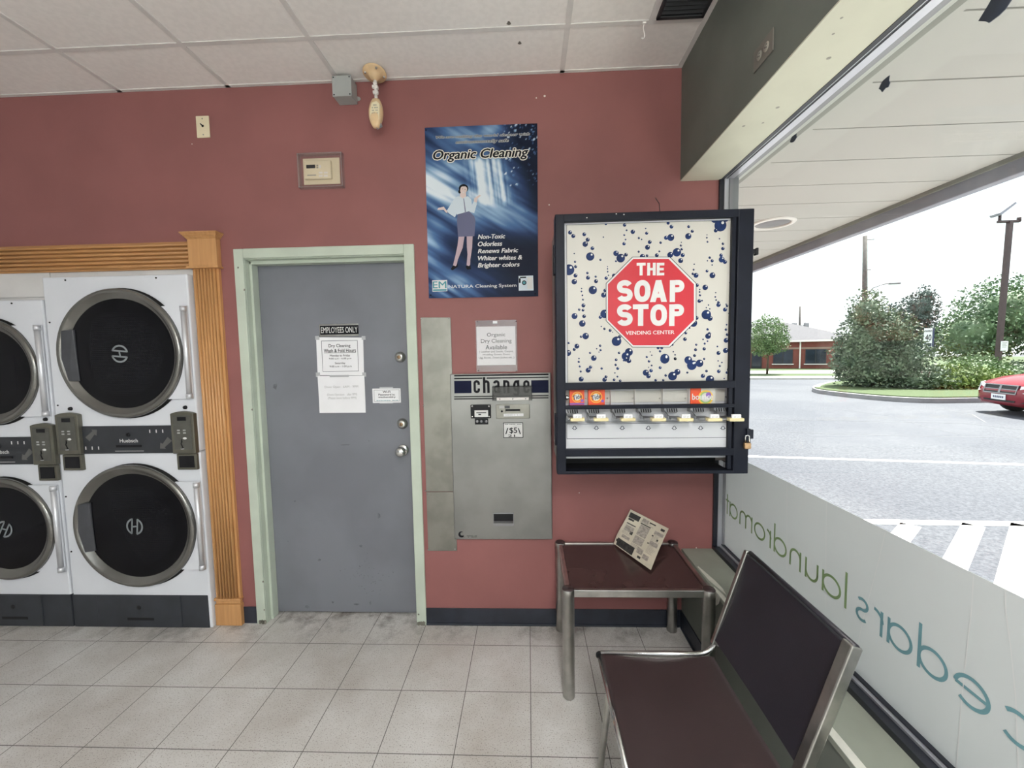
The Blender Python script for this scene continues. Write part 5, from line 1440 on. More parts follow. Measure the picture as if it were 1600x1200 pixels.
obj('frame', mb, M['vent_dark'], t)
mb = MB(); mb.box(vx0, vx1, vy0, vy1, CZ-.0016, CZ-.0008); obj('backing', mb, M['gasket'], t)
mb = MB()
for k in range(24):
    y_ = vy1 - .03 - .0215*k
    if y_ < vy0+.03: break
    mb.prism([(vx0+.012, y_, CZ-.010), (vx0+.012, y_-.010, CZ-.003), (vx0+.012, y_-.011, CZ-.004), (vx0+.012, y_-.001, CZ-.011)], (vx1-vx0-.024, 0, 0))
obj('slat_grille', mb, M['vent_dark'], t)
t = thing('ceiling_hook', 'small pale hook hanging from the ceiling grid left of the dark vent', 'hook', (.55, -.30, CZ))
mb = MB(); mb.cbox(.543, .557, -.316, -.300, CZ-.010, CZ-.004, .001)
mb.tube([(.55, -.306, CZ-.009), (.548, -.300, CZ-.022), (.556, -.29, CZ-.034), (.560, -.282, CZ-.046), (.553, -.278, CZ-.052), (.547, -.280, CZ-.048)], .0024, 8)
obj('hook_body', mb, M['white_enamel'], t)
# scraps of tape left at the top of the pane
for (yc, zc, s_, lb) in ((-.524, 2.415, .017, 'small oval scrap of dark tape on the top of the window, farthest from the viewer'), (-.945, 2.357, .019, 'jagged scrap of dark tape on the top of the window, middle of the three'), (-1.240, 2.340, .030, 'largest star-shaped scrap of dark tape at the top of the window')):
    rnd = random.Random(int(-yc*100)); n = 11
    mb = MB(); mb.prism([(GX, yc + s_*1.15*math.cos(2*math.pi*k/n)*rnd.uniform(.62, 1.15), zc + s_*1.0*math.sin(2*math.pi*k/n)*rnd.uniform(.62, 1.15)) for k in range(n)], (.0025, 0, 0))
    tag(obj('tape_scrap', mb, M['blue_tape'], at=(GX, yc, zc)), lb, 'tape', 'tape scraps on the window')

# frosted film with the shop name, read from the street
t = thing('frosted_window_film', 'frosted film along the bottom of the window with green and blue mirrored lettering', 'window film', (GX, -1.5, .5))
FZ = 1.020
mb = MB(); mb.box(GX+.0002, GX+.0026, -4.85, -.029, Z0+.037, FZ); obj('film_sheet', mb, M['film'], t)
XI = GX - .0012                                 # room-side face
def ribbon(mb, pts, w, m, x=XI):
    global LAYER
    LAYER = (LAYER + 1) % 12; x = x - .00005*LAYER
    P = [Vector(q) for i, q in enumerate(pts) if i == 0 or (Vector(q)-Vector(pts[i-1])).length > 1e-6]
    L = []; R = []
    for i, p in enumerate(P):
        dv = (P[min(i+1, len(P)-1)] - P[max(i-1, 0)]).normalized(); nn = Vector((-dv.y, dv.x))*w/2
        L.append(p+nn); R.append(p-nn)
    for i in range(len(P)-1):
        mb.poly([(x, q.x, q.y) for q in (L[i], L[i+1], R[i+1], R[i])], m)
def arc(cy, cz, r, a0, a1, n=22, ry=None):
    return [(cy + (ry or r)*math.cos(math.radians(a0+(a1-a0)*k/n)), cz + r*math.sin(math.radians(a0+(a1-a0)*k/n))) for k in range(n+1)]
BZ, XH, AS = .684, .080, .128                  # baseline, x-height, ascender
SW = .0098
def letter(mb, ch, y, w, m):
    """thin round lettering; y = its left edge as read from outside (left to right is +y)"""
    r = XH/2 - SW/2; cz = BZ + XH/2; ry = w/2 - SW/2; cy = y + w/2
    st = lambda yy, z0_, z1_: ribbon(mb, [(yy, z0_), (yy, z1_)], SW, m)
    if ch in 'ad':
        ribbon(mb, arc(cy, cz, r, 0, 360, 36, ry), SW, m); st(y+w-SW/2, BZ, BZ+(XH if ch == 'a' else AS))
    elif ch == 'c': ribbon(mb, arc(cy, cz, r, 48, 312, 30, ry), SW, m)
    elif ch == 'e':
        ribbon(mb, arc(cy, cz, r, 8, 312, 32, ry), SW, m); ribbon(mb, [(y+SW/2, cz), (y+w-SW/2, cz+.004)], SW*.9, m)
    elif ch == 'o': ribbon(mb, arc(cy, cz, r, 0, 360, 36, ry), SW, m)
    elif ch == 'l': st(y+w/2, BZ, BZ+AS)
    elif ch == 't': st(y+w*.5, BZ, BZ+AS*.86); ribbon(mb, [(y, BZ+XH-.004), (y+w, BZ+XH-.004)], SW*.9, m)
    elif ch == 'u': ribbon(mb, [(y+SW/2, BZ+XH), (y+SW/2, BZ+ry)] + arc(cy, BZ+ry+SW/2, ry, 180, 360, 16) + [(y+w-SW/2, BZ+ry)], SW, m); st(y+w-SW/2, BZ, BZ+XH)
    elif ch == 'n': st(y+SW/2, BZ, BZ+XH); ribbon(mb, arc(cy, BZ+XH-ry-SW/2, ry, 180, 0, 16) + [(y+w-SW/2, BZ)], SW, m)
    elif ch == 'm':
        st(y+SW/2, BZ, BZ+XH); hw_ = (w-SW)/4
        ribbon(mb, arc(y+SW/2+hw_, BZ+XH-hw_-SW/2, hw_, 180, 0, 14) + [(y+SW/2+2*hw_, BZ)], SW, m); ribbon(mb, arc(y+SW/2+3*hw_, BZ+XH-hw_-SW/2, hw_, 180, 0, 14) + [(y+w-SW/2, BZ)], SW, m)
    elif ch == 'r': st(y+SW/2, BZ, BZ+XH); ribbon(mb, arc(y+w*.95, BZ+XH-w*.9-SW/2, w*.9, 180, 92, 12), SW, m)
    elif ch == 's':
        rs = XH/4 - SW/4
        ribbon(mb, arc(cy, BZ+XH-rs-SW/2, rs, 40, 270, 18, ry) + arc(cy, BZ+rs+SW/2, rs, 90, -140, 18, ry), SW, m)
word = [('c', -1.432, .082), ('e', -1.338, .086), ('d', -1.240, .084), ('a', -1.142, .082), ('r', -1.045, .036), ('s', -.992, .050),
        ('l', -.905, .016), ('a', -.878, .088), ('u', -.772, .070), ('n', -.680, .068), ('d', -.594, .086), ('r', -.488, .034), ('o', -.446, .088), ('m', -.340, .116), ('a', -.206, .084), ('t', -.105, .036)]
WORD = [(ch, y_ + .012, w) if i < 6 else (ch, -.886 + (y_ + .897)*1.052, w*1.052) for i, (ch, y_, w) in enumerate(word)]
WORD[-1] = ('t', -.074, .036); WORD[-2] = ('a', -.166, .086); WORD[-3] = ('m', -.304, .120)
mb = MB()
for ch, y_, w in WORD[6:]: letter(mb, ch, y_, w, 0)
obj('lettering', mb, M['film_green'], t)['label'] = 'green word laundromat, mirrored'
mb = MB()
for ch, y_, w in WORD[:6]: letter(mb, ch, y_, w, 0)
obj('lettering', mb, M['film_blue'], t)['label'] = 'blue word cedars, mirrored'
for pts in (((1384, 831), (1375, 870), (1362, 920), (1350, 965), (1336, 1030), (1325, 1055)), ((1292, 785), (1291, 860), (1291, 950)), ((1522, 900), (1519, 950), (1511, 1020), (1503, 1100), (1495, 1200)), ((1571, 922), (1573, 960), (1580, 1010), (1588, 1090), (1592, 1200)), ((1230, 755), (1230, 890)), ((1161, 726), (1160, 860))):
    P = []
    for u, v in pts:
        q = WX(u, v, GX)
        P.append((q.y, max(Z0+.04, min(q.z, FZ))))
    mb = MB(); ribbon(mb, P, .0022, 0, GX-.0008); obj('crease', mb, M['film_crease'], t)

# ================================================================== side table and newspaper
tx0, tx1, ty0, ty1, tz = .176, .800, -.492, -.036, .515
t = thing('side_table', 'low chrome side table with a glossy dark brown top, beneath the vending machine', 'table', ((tx0+tx1)/2, (ty0+ty1)/2, 0))
for x in (tx0, tx1):
    for y_ in (ty0, ty1):
        mb = MB(); mb.lathe([(0, .002), (.0265, .002), (.0275, .006), (.0275, tz-.030), (.0285, tz-.029), (.0285, tz-.004), (.027, tz)], (x, y_, 0), 'z', 28)
        lg = obj('leg', mb, M['dull_chrome'], t)
        mb = MB(); mb.lathe([(.027, tz-.002), (.025, tz+.003), (0, tz+.004)], (x, y_, 0), 'z', 28); obj('end_cap', mb, M['maroon_vinyl'], lg)
        mb = MB(); mb.lathe([(0, 0), (.022, 0), (.022, .004), (0, .004)], (x, y_, 0), 'z', 24); obj('foot', mb, M['black_plastic'], lg)
for (a, b, c_, d_) in ((tx0+.02, tx1-.02, ty0-.010, ty0+.010), (tx0+.02, tx1-.02, ty1-.010, ty1+.010), (tx0-.010, tx0+.010, ty0+.02, ty1-.02), (tx1-.010, tx1+.010, ty0+.02, ty1-.02)):
    mb = MB(); mb.cbox(a, b, c_, d_, tz-.036, tz-.001, .003); obj('rail', mb, M['dull_chrome'], t)
mb = MB(); mb.cbox(tx0+.010, tx1-.010, ty0+.010, ty1-.010, tz-.018, tz-.008, .002); obj('table_top', mb, M['table_laminate'], t)
c = [W(985.5, 796, -.022), W(1045, 826, -.022), WZ(1017, 891, tz+.004), WZ(959.5, 850, tz+.006)]
c[3].y = min(c[3].y, -.055); c[3] = W(959.5, 850, -.058)
def nfn(a, b):
    p = (c[3]*(1-a) + c[2]*a)*(1-b) + (c[0]*(1-a) + c[1]*a)*b
    n_ = (c[1]-c[0]).cross(c[3]-c[0]).normalized()
    return p + n_*(.010*math.sin(math.pi*b)*(1-.4*a) + .014*math.exp(-((a)/.16)**2)*(1-b)*math.sin(6*b))
NN = (c[1]-c[0]).cross(c[3]-c[0]).normalized()
if NN.y > 0: NN = -NN
mb = MB(); mb.grid(nfn, 14, 14, 0); mb.grid(lambda a, b: nfn(a, b) - NN*.004, 14, 14, 0)
for (a0, a1) in ((0, 1),):
    for k in range(14):
        for f in (lambda s_: (s_, 0), lambda s_: (s_, 1), lambda s_: (0, s_), lambda s_: (1, s_)):
            p, q = f(k/14), f((k+1)/14)
            mb.add([nfn(*p), nfn(*q), nfn(*q)-NN*.004, nfn(*p)-NN*.004], [(0, 1, 2, 3)], 0)
def blk(a0, b0, a1, b1, m):
    mb.grid(lambda a, b: nfn(a0+(a1-a0)*a, b0+(b1-b0)*b) + NN*.0012, 6, 4, m)
blk(.03, .80, .30, .94, 2); blk(.05, .74, .20, .79, 2); blk(.06, .64, .30, .665, 2); blk(.05, .02, .50, .20, 2)
blk(.38, .50, .62, .78, 1); blk(.38, .30, .62, .48, 1); blk(.36, .84, .52, .95, 1); blk(.54, .90, .70, .93, 2); blk(.36, .79, .62, .815, 2)
blk(.84, .86, .94, .92, 2); blk(.74, .72, .96, .80, 1); blk(.72, .64, .76, .68, 2); blk(.86, .58, .90, .63, 2); blk(.74, .44, .94, .54, 1); blk(.70, .44, .735, .47, 2)
blk(.55, .14, .70, .26, 1); blk(.62, .05, .70, .10, 2); blk(.72, .10, .86, .20, 1); blk(.08, .46, .30, .60, 1); blk(.24, .42, .31, .50, 2); blk(.10, .26, .30, .34, 1); blk(.02, .10, .05, .16, 2)
rnd = random.Random(9)
for (a0, a1, b0, b1) in ((.06, .31, .36, .62), (.37, .66, .18, .29), (.74, .95, .24, .70), (.33, .70, .82, .88)):
    bb = b1
    while bb > b0:
        e = rnd.uniform(.6, 1.0); blk(a0, bb, a0+(a1-a0)*e, bb+.010, 1); bb -= .028
tag(obj('newspaper', mb, [M['newsprint'], M['newsprint_grey'], M['newsprint_black']], at=tuple(c[2])), 'folded newspaper page propped on the side table against the wall', 'newspaper')

# ================================================================== waiting chair
t = thing('waiting_chair', 'chrome framed waiting chair with dark brown vinyl seat and back, facing away from the window', 'chair', (.48, -1.05, 0))
ya, yb_ = -.814, -1.268                         # far and near side of the seat
SZ = .452
def seat_pt(s, yy, up=0.0):
    prof = [(.262, SZ-.030), (.258, SZ-.012), (.268, SZ+.002), (.30, SZ+.001), (.38, SZ-.010), (.47, SZ-.014), (.56, SZ-.010), (.63, SZ-.004), (.664, SZ-.002), (.678, SZ-.006)]
    f = s*(len(prof)-1); i = min(int(f), len(prof)-2); g = f-i
    return Vector((prof[i][0]*(1-g)+prof[i+1][0]*g, yy, prof[i][1]*(1-g)+prof[i+1][1]*g + up))
mb = MB()
def sfn(a, b):
    yy = ya + (yb_-ya)*b; q = seat_pt(a, yy); dd = math.sin(math.pi*b)
    q.z -= .006*dd*min(1, max(0, (q.x-.28)*6)); return q
mb.grid(sfn, 36, 16, 0)
def sfn2(a, b):
    q = sfn(a, b); q.z -= .018 if a > .12 else .010; q.x += .012 if a < .2 else 0; return q
mb.grid(sfn2, 36, 16, 0)
for k in range(36):
    for b in (0, 1):
        mb.add([sfn(k/36, b), sfn((k+1)/36, b), sfn2((k+1)/36, b), sfn2(k/36, b)], [(0, 1, 2, 3)], 0)
for k in range(16):
    for a in (0, 1):
        mb.add([sfn(a, k/16), sfn(a, (k+1)/16), sfn2(a, (k+1)/16), sfn2(a, k/16)], [(0, 1, 2, 3)], 0)
st_ = obj('seat', mb, M['maroon_vinyl'], t)
mb = MB(); mb.cyl((.262, ya+.010, SZ-.012), (.262, yb_-.006, SZ-.012), .010, 12); mb.cyl((.262, ya+.016, SZ-.012), (.262, ya+.008, SZ-.012), .0135, 14, 1)
obj('front_bar', mb, [M['chrome'], M['black_plastic']], st_)
B0 = Vector((.694, 0, .505)); B1 = Vector((.800, 0, .832))
bd = (B1-B0).normalized(); bn = Vector((-bd.z, 0, bd.x))
byf, byn = -.808, -1.262
mb = MB()
def bfn(a, b, o=0.0):
    p = B0 + (B1-B0)*b; q = Vector((p.x, byf + (byn-byf)*a, p.z)); return q + bn*(o + .010*math.sin(math.pi*b)*-1 + .004*math.sin(math.pi*a)*-1)
mb.grid(lambda a, b: bfn(a, b, .012), 14, 14, 0); mb.grid(lambda a, b: bfn(a, b, -.010), 14, 14, 0)
for k in range(14):
    for f in (lambda s_: (s_, 0), lambda s_: (s_, 1), lambda s_: (0, s_), lambda s_: (1, s_)):
        p, q = f(k/14), f((k+1)/14)
        mb.add([bfn(*p, .012), bfn(*q, .012), bfn(*q, -.010), bfn(*p, -.010)], [(0, 1, 2, 3)], 0)
obj('backrest', mb, M['black_vinyl'], t)
for (y0_, y1_) in ((byf+.016, byf-.002), (byn+.002, byn-.030)):
    mb = MB(); lo = B0 - bd*.02; hi = B1 + bd*.012
    pts = []
    for p, o in ((lo, .016), (hi, .016), (hi, -.014), (lo, -.014)):
        q = p + bn*o; pts.append((q.x, y0_, q.z))
    mb.prism(pts, (0, y1_-y0_, 0)); obj('back_post', mb, M['dull_chrome'], t, bevel=.004)
mb = MB()
q0 = B1 + bd*.010; mb.cyl((q0.x, byf, q0.z), (q0.x, byn-.026, q0.z), .007, 10); obj('top_bar', mb, M['black_vinyl'], t)
def bend(path, r=.05, n=6):
    """rounds the corners of a path"""
    P = [Vector(p) for p in path]; out = [P[0]]
    for i in range(1, len(P)-1):
        a = (P[i-1]-P[i]); b = (P[i+1]-P[i]); ra = min(r, a.length*.45, b.length*.45)
        s_ = P[i] + a.normalized()*ra; e = P[i] + b.normalized()*ra
        for k in range(n+1):
            f = k/n; out.append(s_*(1-f)**2 + P[i]*2*f*(1-f) + e*f*f)
    out.append(P[-1]); return out
for yy, s_ in ((byf+.007, 1), (byn-.014, -1)):
    mb = MB()
    lo = B0 - bd*((B0.z-SZ+.004)/bd.z); hi = B0 + bd*.10
    mb.tube(bend([(.266, yy, SZ-.004), (lo.x, yy, SZ-.004), (hi.x, yy, hi.z)], .06, 8), .009, 12)
    obj('seat_rail', mb, M['chrome'], t)
    mb = MB(); yc = (byf+byn)/2; q_ = lambda k: yc + s_*(k-yc) if s_ > 0 else 2*yc - k
    mb.tube(bend([(.248, q_(-.872), .008), (.300, q_(-.832), .398), (.345, q_(-.786), .434), (.600, q_(-.786), .436), (.660, q_(-.832), .398), (.742, q_(-.872), .008)], .045, 6), .0115, 14)
    y3 = q_(-.872)
    lg = obj('leg_frame', mb, M['dull_chrome'], t)
    for x in (.248, .742):
        mb = MB(); mb.lathe([(0, 0), (.016, 0), (.016, .012), (.013, .018), (0, .018)], (x, y3, 0), 'z', 16); obj('foot', mb, M['black_plastic'], lg)
mb = MB(); mb.cyl((.655, ya-.02, SZ-.056), (.655, yb_+.02, SZ-.056), .010, 12); obj('cross_bar', mb, M['dull_chrome'], t)

# ================================================================== outside: parking lot, added bounce paving, street, planting
GZ = -.10
def gp(u, v, z=GZ): return WZ(u, v, z)
mb = MB(); mb.box(1.10, 90, -40, 80, GZ-.3, GZ); mb.box(-60, 1.10, 1.4, 80, GZ-.3, GZ-.01); 
struct(obj('ground_parking_lot', mb, M['asphalt']))
struct(obj('ground_bounce_paving', MB().box(-60, 1.10, -40, -5.0, GZ-.3, GZ), M['concrete']))  # unseen pale paving, added to bounce sunlight up to the ceiling
mb = MB(); mb.box(1.125, 2.95, -12, 14, GZ-.05, GZ+.085); mb.cbox(2.95, 3.10, -12, 14, GZ-.05, GZ+.085, .02)
struct(obj('sidewalk', mb, M['concrete']))
# outer wall of this building beyond the window, and its canopy
mb = MB(); mb.box(.95, 1.12, 1.34, 9, GZ, 3.1); mb.box(1.045, 1.12, .125, 1.34, GZ, 3.1); struct(obj('wall_exterior', mb, M['brick']))
mb = MB(); mb.box(-4.8, 1.12, -5.05, 9, 3.14, 3.3); mb.box(.9, 2.66, -5.2, 10, 2.70, 3.3); struct(obj('roof_slab', mb, M['fascia_grey']))
CB = 2.58
mb = MB(); mb.box(1.296, 2.60, -5.2, 10, CB+.004, CB+.03, 1)
yy = -.585 - .327*14
while yy < 9.6:
    mb.box(1.335, 2.60, yy+.004, yy+.327-.004, CB, CB+.01, 0); mb.box(1.297, 1.335, yy, yy+.327, CB, CB+.01, 0); yy += .327
cano = struct(obj('canopy_soffit', mb, [M['canopy_board'], M['canopy_groove']]))
mb = MB()
mb.cbox(1.12, 1.142, -5.2, 10, 2.471, 2.72, .003, 1); mb.box(1.142, 1.298, -5.2, 10, 2.574, 2.72, 2)
obj('wall_trim', mb, [M['silver_aluminium'], M['canopy_trim'], M['canopy_dark_strip']], cano)
mb = MB(); mb.box(2.60, 2.615, -5.2, 10, 2.555, 2.72, 1); mb.cbox(2.615, 2.68, -5.2, 10, 2.480, 3.32, .006, 0)
obj('fascia', mb, [M['fascia_grey'], M['canopy_dark_strip']], cano)
for i, yc in enumerate((1.15, -2.6)):
    t = thing('canopy_downlight', ('round recessed light in the white canopy boards, seen beside the vending machine', 'round recessed light in the canopy boards behind the viewer')[i], 'downlight', (1.975, yc, CB), 'recessed lights of the canopy')
    mb = MB(); mb.lathe([(.125, CB-.001), (.128, CB-.012), (.158, CB-.010), (.162, CB-.001)], (1.975, yc, 0), 'z', 40); obj('trim_ring', mb, M['white_enamel'], t)
    mb = MB(); mb.lathe([(0, CB-.0006), (.126, CB-.0006)], (1.975, yc, 0), 'z', 40); mb.lathe([(.126, CB-.001), (.110, CB-.006), (.05, CB-.008), (0, CB-.008)], (1.975, yc, 0), 'z', 40); obj('reflector', mb, M['lamp_reflector'], t)

# painted lines of the lot
mb = MB(); z = GZ+.004
def line(p, q, w):
    p = Vector((p[0], p[1], 0)); q = Vector((q[0], q[1], 0)); dv = (q-p).normalized(); n_ = Vector((-dv.y, dv.x, 0))*w/2
    mb.prism([(a.x, a.y, z) for a in (p+n_, q+n_, q-n_, p-n_)], (0, 0, -.008))
a = gp(1162, 713); b = gp(1590, 726)
line(a.to_2d() - (b-a).to_2d().normalized()*4, b.to_2d() + (b-a).to_2d()*3, .10)
line((3.15, 1.70), (10.5, 1.40), .11)
for x in (3.02, 3.60, 4.17, 4.61, 5.15, 5.70, 6.25, 6.80):
    line((x, 1.62), (x-2.2, 1.62-1.78), .145)
struct(obj('road_marking', mb, M['road_paint']))
mb = MB(); z = GZ+.002; rnd = random.Random(21)
def crack(pts, w=.02):
    P = [gp(u, v) for u, v in pts]
    for i in range(len(P)-1):
        n = 5
        for k in range(n):
            p = P[i].lerp(P[i+1], k/n); q = P[i].lerp(P[i+1], (k+1)/n); line((p.x, p.y), (q.x, q.y), w)
crack(((1170, 672), (1300, 678), (1440, 682), (1600, 684)), .025); crack(((1240, 656), (1420, 660), (1510, 662), (1600, 672)), .02); crack(((1310, 640), (1390, 650), (1450, 668), (1510, 681)), .02); crack(((1460, 637), (1520, 648), (1540, 660)), .03); crack(((1180, 655), (1260, 657), (1330, 657)), .02)
struct(obj('tar_seam', mb, M['tar_crack']))
# planted island with its curb
def smooth_loop(C, it=3):
    for _ in range(it):
        C = [q for i in range(len(C)) for q in ((C[i][0]*.75+C[(i+1) % len(C)][0]*.25, C[i][1]*.75+C[(i+1) % len(C)][1]*.25), (C[i][0]*.25+C[(i+1) % len(C)][0]*.75, C[i][1]*.25+C[(i+1) % len(C)][1]*.75))]
    return C
isl = [(11.0, 14.6), (10.9, 12.0), (11.6, 10.3), (13.5, 10.35), (34, 10.35), (34, 19.5), (16.5, 19.5)]
P = smooth_loop(isl)
mb = MB(); mb.prism([(x, y, GZ-.02) for x, y in P], (0, 0, .16)); struct(obj('curb_island', mb, M['curb_concrete']))
cx_, cy_ = 20.0, 14.5
P = [(x + .18*(1 if x < cx_ else -1), y + .18*(1 if y < cy_ else -1)) for x, y in P]
mb = MB(); mb.prism([(x, y, GZ+.10) for x, y in P], (0, 0, .07)); g_ = struct(obj('lawn_island', mb, M['lawn']))
# far side of the street
dv = Vector((15.85-12.1, 19.83-20.67, 0)).normalized(); nv = Vector((-dv.y, dv.x, 0))
base = Vector((12.1, 20.67, 0))
def strip(name, d0, d1, h, m):
    mb = MB()
    P = [base + dv*s_ + nv*dd for s_, dd in ((-30, d0), (50, d0), (50, d1), (-30, d1))]
    mb.prism([(p.x, p.y, GZ-.05) for p in P], (0, 0, .05+h)); return struct(obj(name, mb, m))
strip('curb_street', 1.0, 2.6, .10, M['concrete']); strip('lawn_street', 2.6, 5.6, .11, M['lawn']); strip('sidewalk_street', 5.6, 10.0, .105, M['concrete']); strip('lawn_far', 10.0, 60, .09, M['lawn'])

# ---- foliage
def leaves(mb, blobs, n, size, seed, m=0, droop=0.0):
    """leaf sprays scattered through the outer half of each blob (centre, radii)"""
    rnd = random.Random(seed)
    vol = [b[3]*b[4]*b[5] for b in blobs]; tot = sum(vol)
    for b, v_ in zip(blobs, vol):
        for _ in range(int(n*v_/tot)):
            while True:
                q = Vector((rnd.uniform(-1, 1), rnd.uniform(-1, 1), rnd.uniform(-1, 1)))
                if .45 < q.length < 1: break
            q *= 1 + .12*math.sin(9*q.x+seed)*math.sin(8*q.z)
            p = Vector((b[0]+q.x*b[3], b[1]+q.y*b[4], b[2]+q.z*b[5]))
            if p.z < GZ+.1: continue
            s_ = size*rnd.uniform(.6, 1.35)
            a = Vector((rnd.gauss(0, 1), rnd.gauss(0, 1), rnd.gauss(0, 1)-droop)).normalized(); c_ = a.cross(Vector((rnd.gauss(0, 1), rnd.gauss(0, 1), rnd.gauss(0, 1)))).normalized()
            mb.poly([p-a*s_*.5, p+c_*s_*.28, p+a*s_*.5, p-c_*s_*.28], m)
    return mb
def plant(name, label, cat, blobs, n, size, seed, m, trunk=None, group=None, core=True):
    bx = sum(b[0] for b in blobs)/len(blobs); by = sum(b[1] for b in blobs)/len(blobs)
    if trunk: bx, by = trunk[0], trunk[1]
    t = thing(name, label, cat, (bx, by, GZ+.1), group)
    mb = leaves(MB(), blobs, n, size, seed)
    if core:
        for b in blobs:
            mb.lathe([(0, -b[5]*.58), (b[3]*.40, -b[5]*.42), (b[3]*.58, 0), (b[3]*.40, b[5]*.42), (0, b[5]*.58)], (b[0], b[1], b[2]), 'z', 10, 0, True, b[4]/b[3])
    obj('foliage', mb, M[m], t)
    mb = MB()
    if trunk:
        x, y, r, h = trunk; mb.tube([(x, y, GZ+.05), (x+.03, y, h*.5), (x, y+.03, h)], [r*1.2, r, r*.6], 10)
        for a in range(5):
            an = a*1.26; mb.tube([(x, y, h*.75), (x+h*.12*math.cos(an), y+h*.12*math.sin(an), h*1.02)], [r*.45, r*.2], 6)
    else:
        rnd = random.Random(seed)
        for k in range(6):
            an = rnd.uniform(0, 6.28); mb.tube([(bx+.06*math.cos(an), by+.06*math.sin(an), GZ+.08), (bx+.3*math.cos(an), by+.3*math.sin(an), .7)], [.03, .014], 6)
    obj('trunk' if trunk else 'stem', mb, M['bark'], t)
    return t
plant('cedar_bush', 'tall dense dark green cedar bush on the island beyond the parking lot', 'bush',
      [(13.7, 14.5, .75, 1.35, 1.25, 1.05), (13.6, 14.6, 1.9, 1.15, 1.1, 1.2), (13.45, 14.6, 2.95, .70, .70, 1.0), (14.5, 14.2, 1.0, 1.1, 1.0, 1.1), (14.3, 14.3, 2.1, .80, .80, .95), (13.2, 14.6, 1.2, .95, .95, 1.1)], 17000, .115, 3, 'leaf_cedar')
plant('shrub', 'low dark green shrub at the foot of the tall cedar bush on the island', 'bush', [(14.7, 13.3, .40, .9, .7, .50), (14.2, 13.2, .3, .6, .5, .4)], 1800, .12, 5, 'leaf_cedar', group='shrubs on the island')
plant('shrub', 'yellow green shrub in the middle of the island planting', 'bush', [(15.9, 13.4, .42, 1.0, .8, .62), (15.3, 13.2, .30, .8, .7, .48), (16.6, 13.2, .35, .8, .7, .5)], 5000, .10, 6, 'leaf_lime', group='shrubs on the island')
plant('shrub', 'pale variegated shrub behind the yellow green one, toward the brown lamp post', 'bush', [(17.3, 14.2, .55, 1.1, .9, .75), (18.3, 14.2, .4, .8, .7, .5)], 4500, .095, 7, 'leaf_pale', group='shrubs on the island')
plant('shrub', 'small shrub behind the red car, right of the lamp post', 'bush', [(21.6, 16.6, .4, 1.0, .8, .5)], 1300, .13, 8, 'leaf_cedar', group='shrubs on the island')
plant('street_tree', 'slim young tree with bright leaves in front of the brick building', 'tree', [(15.6, 25.0, 2.55, 1.2, 1.2, 1.25), (15.3, 25.0, 1.9, .9, .9, .8), (16.0, 25.0, 2.0, .9, .9, .7)], 6500, .12, 9, 'leaf_street', (15.62, 25.0, .06, 1.9), core=False)
plant('maple_tree', 'large broad green tree behind the brown lamp post', 'tree', [(24.0, 19.0, 3.2, 2.4, 2.2, 1.9), (22.3, 19.2, 2.3, 1.5, 1.5, 1.2), (26.5, 18.5, 3.6, 2.6, 2.3, 2.2), (25.5, 18.0, 2.0, 2.4, 2.0, 1.2), (28.5, 18.5, 3.2, 2.2, 2.2, 2.0)], 19000, .165, 10, 'leaf_maple', (25.0, 18.8, .17, 2.2))
plant('spruce_tree', 'dark blue green conifer rising behind the tall cedar bush', 'tree', [(21.2, 21.5, 2.2, 1.4, 1.3, 1.4), (21.7, 21.4, 3.6, .9, .9, 1.1), (20.4, 21.6, 3.1, .8, .8, 1.0), (22.0, 21.4, 4.3, .45, .45, .75)], 9500, .13, 11, 'leaf_spruce', (21.3, 21.5, .12, 2.4))
plant('lime_tree', 'rounded light green tree standing behind the speed sign', 'tree', [(24.6, 21.8, 1.9, 1.6, 1.5, 1.3), (25.6, 21.6, 1.6, 1.3, 1.2, 1.0)], 7000, .13, 12, 'leaf_lime', (24.9, 21.7, .10, 1.2))
plant('maple_tree', 'broad tree at the far right behind the red car and large tree', 'tree', [(33, 22, 3.2, 2.6, 2.4, 2.6), (31.5, 23, 2.2, 2.0, 1.8, 1.4)], 4200, .28, 14, 'leaf_maple', (32.5, 22.2, .16, 2.2))

# ---- brick building across the street
t = thing('brick_building', 'long low red brick building with a grey hipped roof across the street', 'building', (18, 36, GZ))
A0 = Vector((14.0, 37.2, 0)); dB = Vector((23.575-19.482, 30.311-34.723, 0)).normalized()
dB = Vector((.86, -.51, 0)).normalized(); nB = Vector((.51, .86, 0)).normalized()
o = Vector((23.3, 32.6, 0))
def bp3(s_, dd, z_): q = o + dB*s_ + nB*dd; return (q.x, q.y, z_)
ZE = 2.30
s0, s1 = -16, 3.2
mb = MB(); P = [bp3(s0, 0, GZ), bp3(s1, 0, GZ), bp3(s1, 10, GZ), bp3(s0, 10, GZ)]
mb.prism(P, (0, 0, ZE-GZ)); obj('wall', mb, M['brick'], t)
mb = MB()
e = .45
P = [bp3(s0-e, -e, ZE), bp3(s1+e, -e, ZE), bp3(s1+e, 10+e, ZE), bp3(s0-e, 10+e, ZE)]; top = [bp3(s0+5, 5, ZE+1.9), bp3(s1-5, 5, ZE+1.9)]
mb.add(P + top, [(0, 1, 5, 4), (1, 2, 5), (2, 3, 4, 5), (3, 0, 4), (0, 3, 2, 1)]); obj('roof', mb, M['shingle'], t)
def bbox_(name, sa, sb, d0, d1, z0_, z1_, m, par):
    mb = MB(); mb.prism([bp3(sa, d0, z0_), bp3(sb, d0, z0_), bp3(sb, d1, z0_), bp3(sa, d1, z0_)], (0, 0, z1_-z0_)); return obj(name, mb, m, par)
bbox_('gutter', s0-e, s1+e, -e-.06, -e+.02, ZE-.10, ZE+.04, M['eave_white'], t)
bbox_('stone_band', s0, s1, -.05, .05, 1.60, 1.75, M['stone_band'], t)
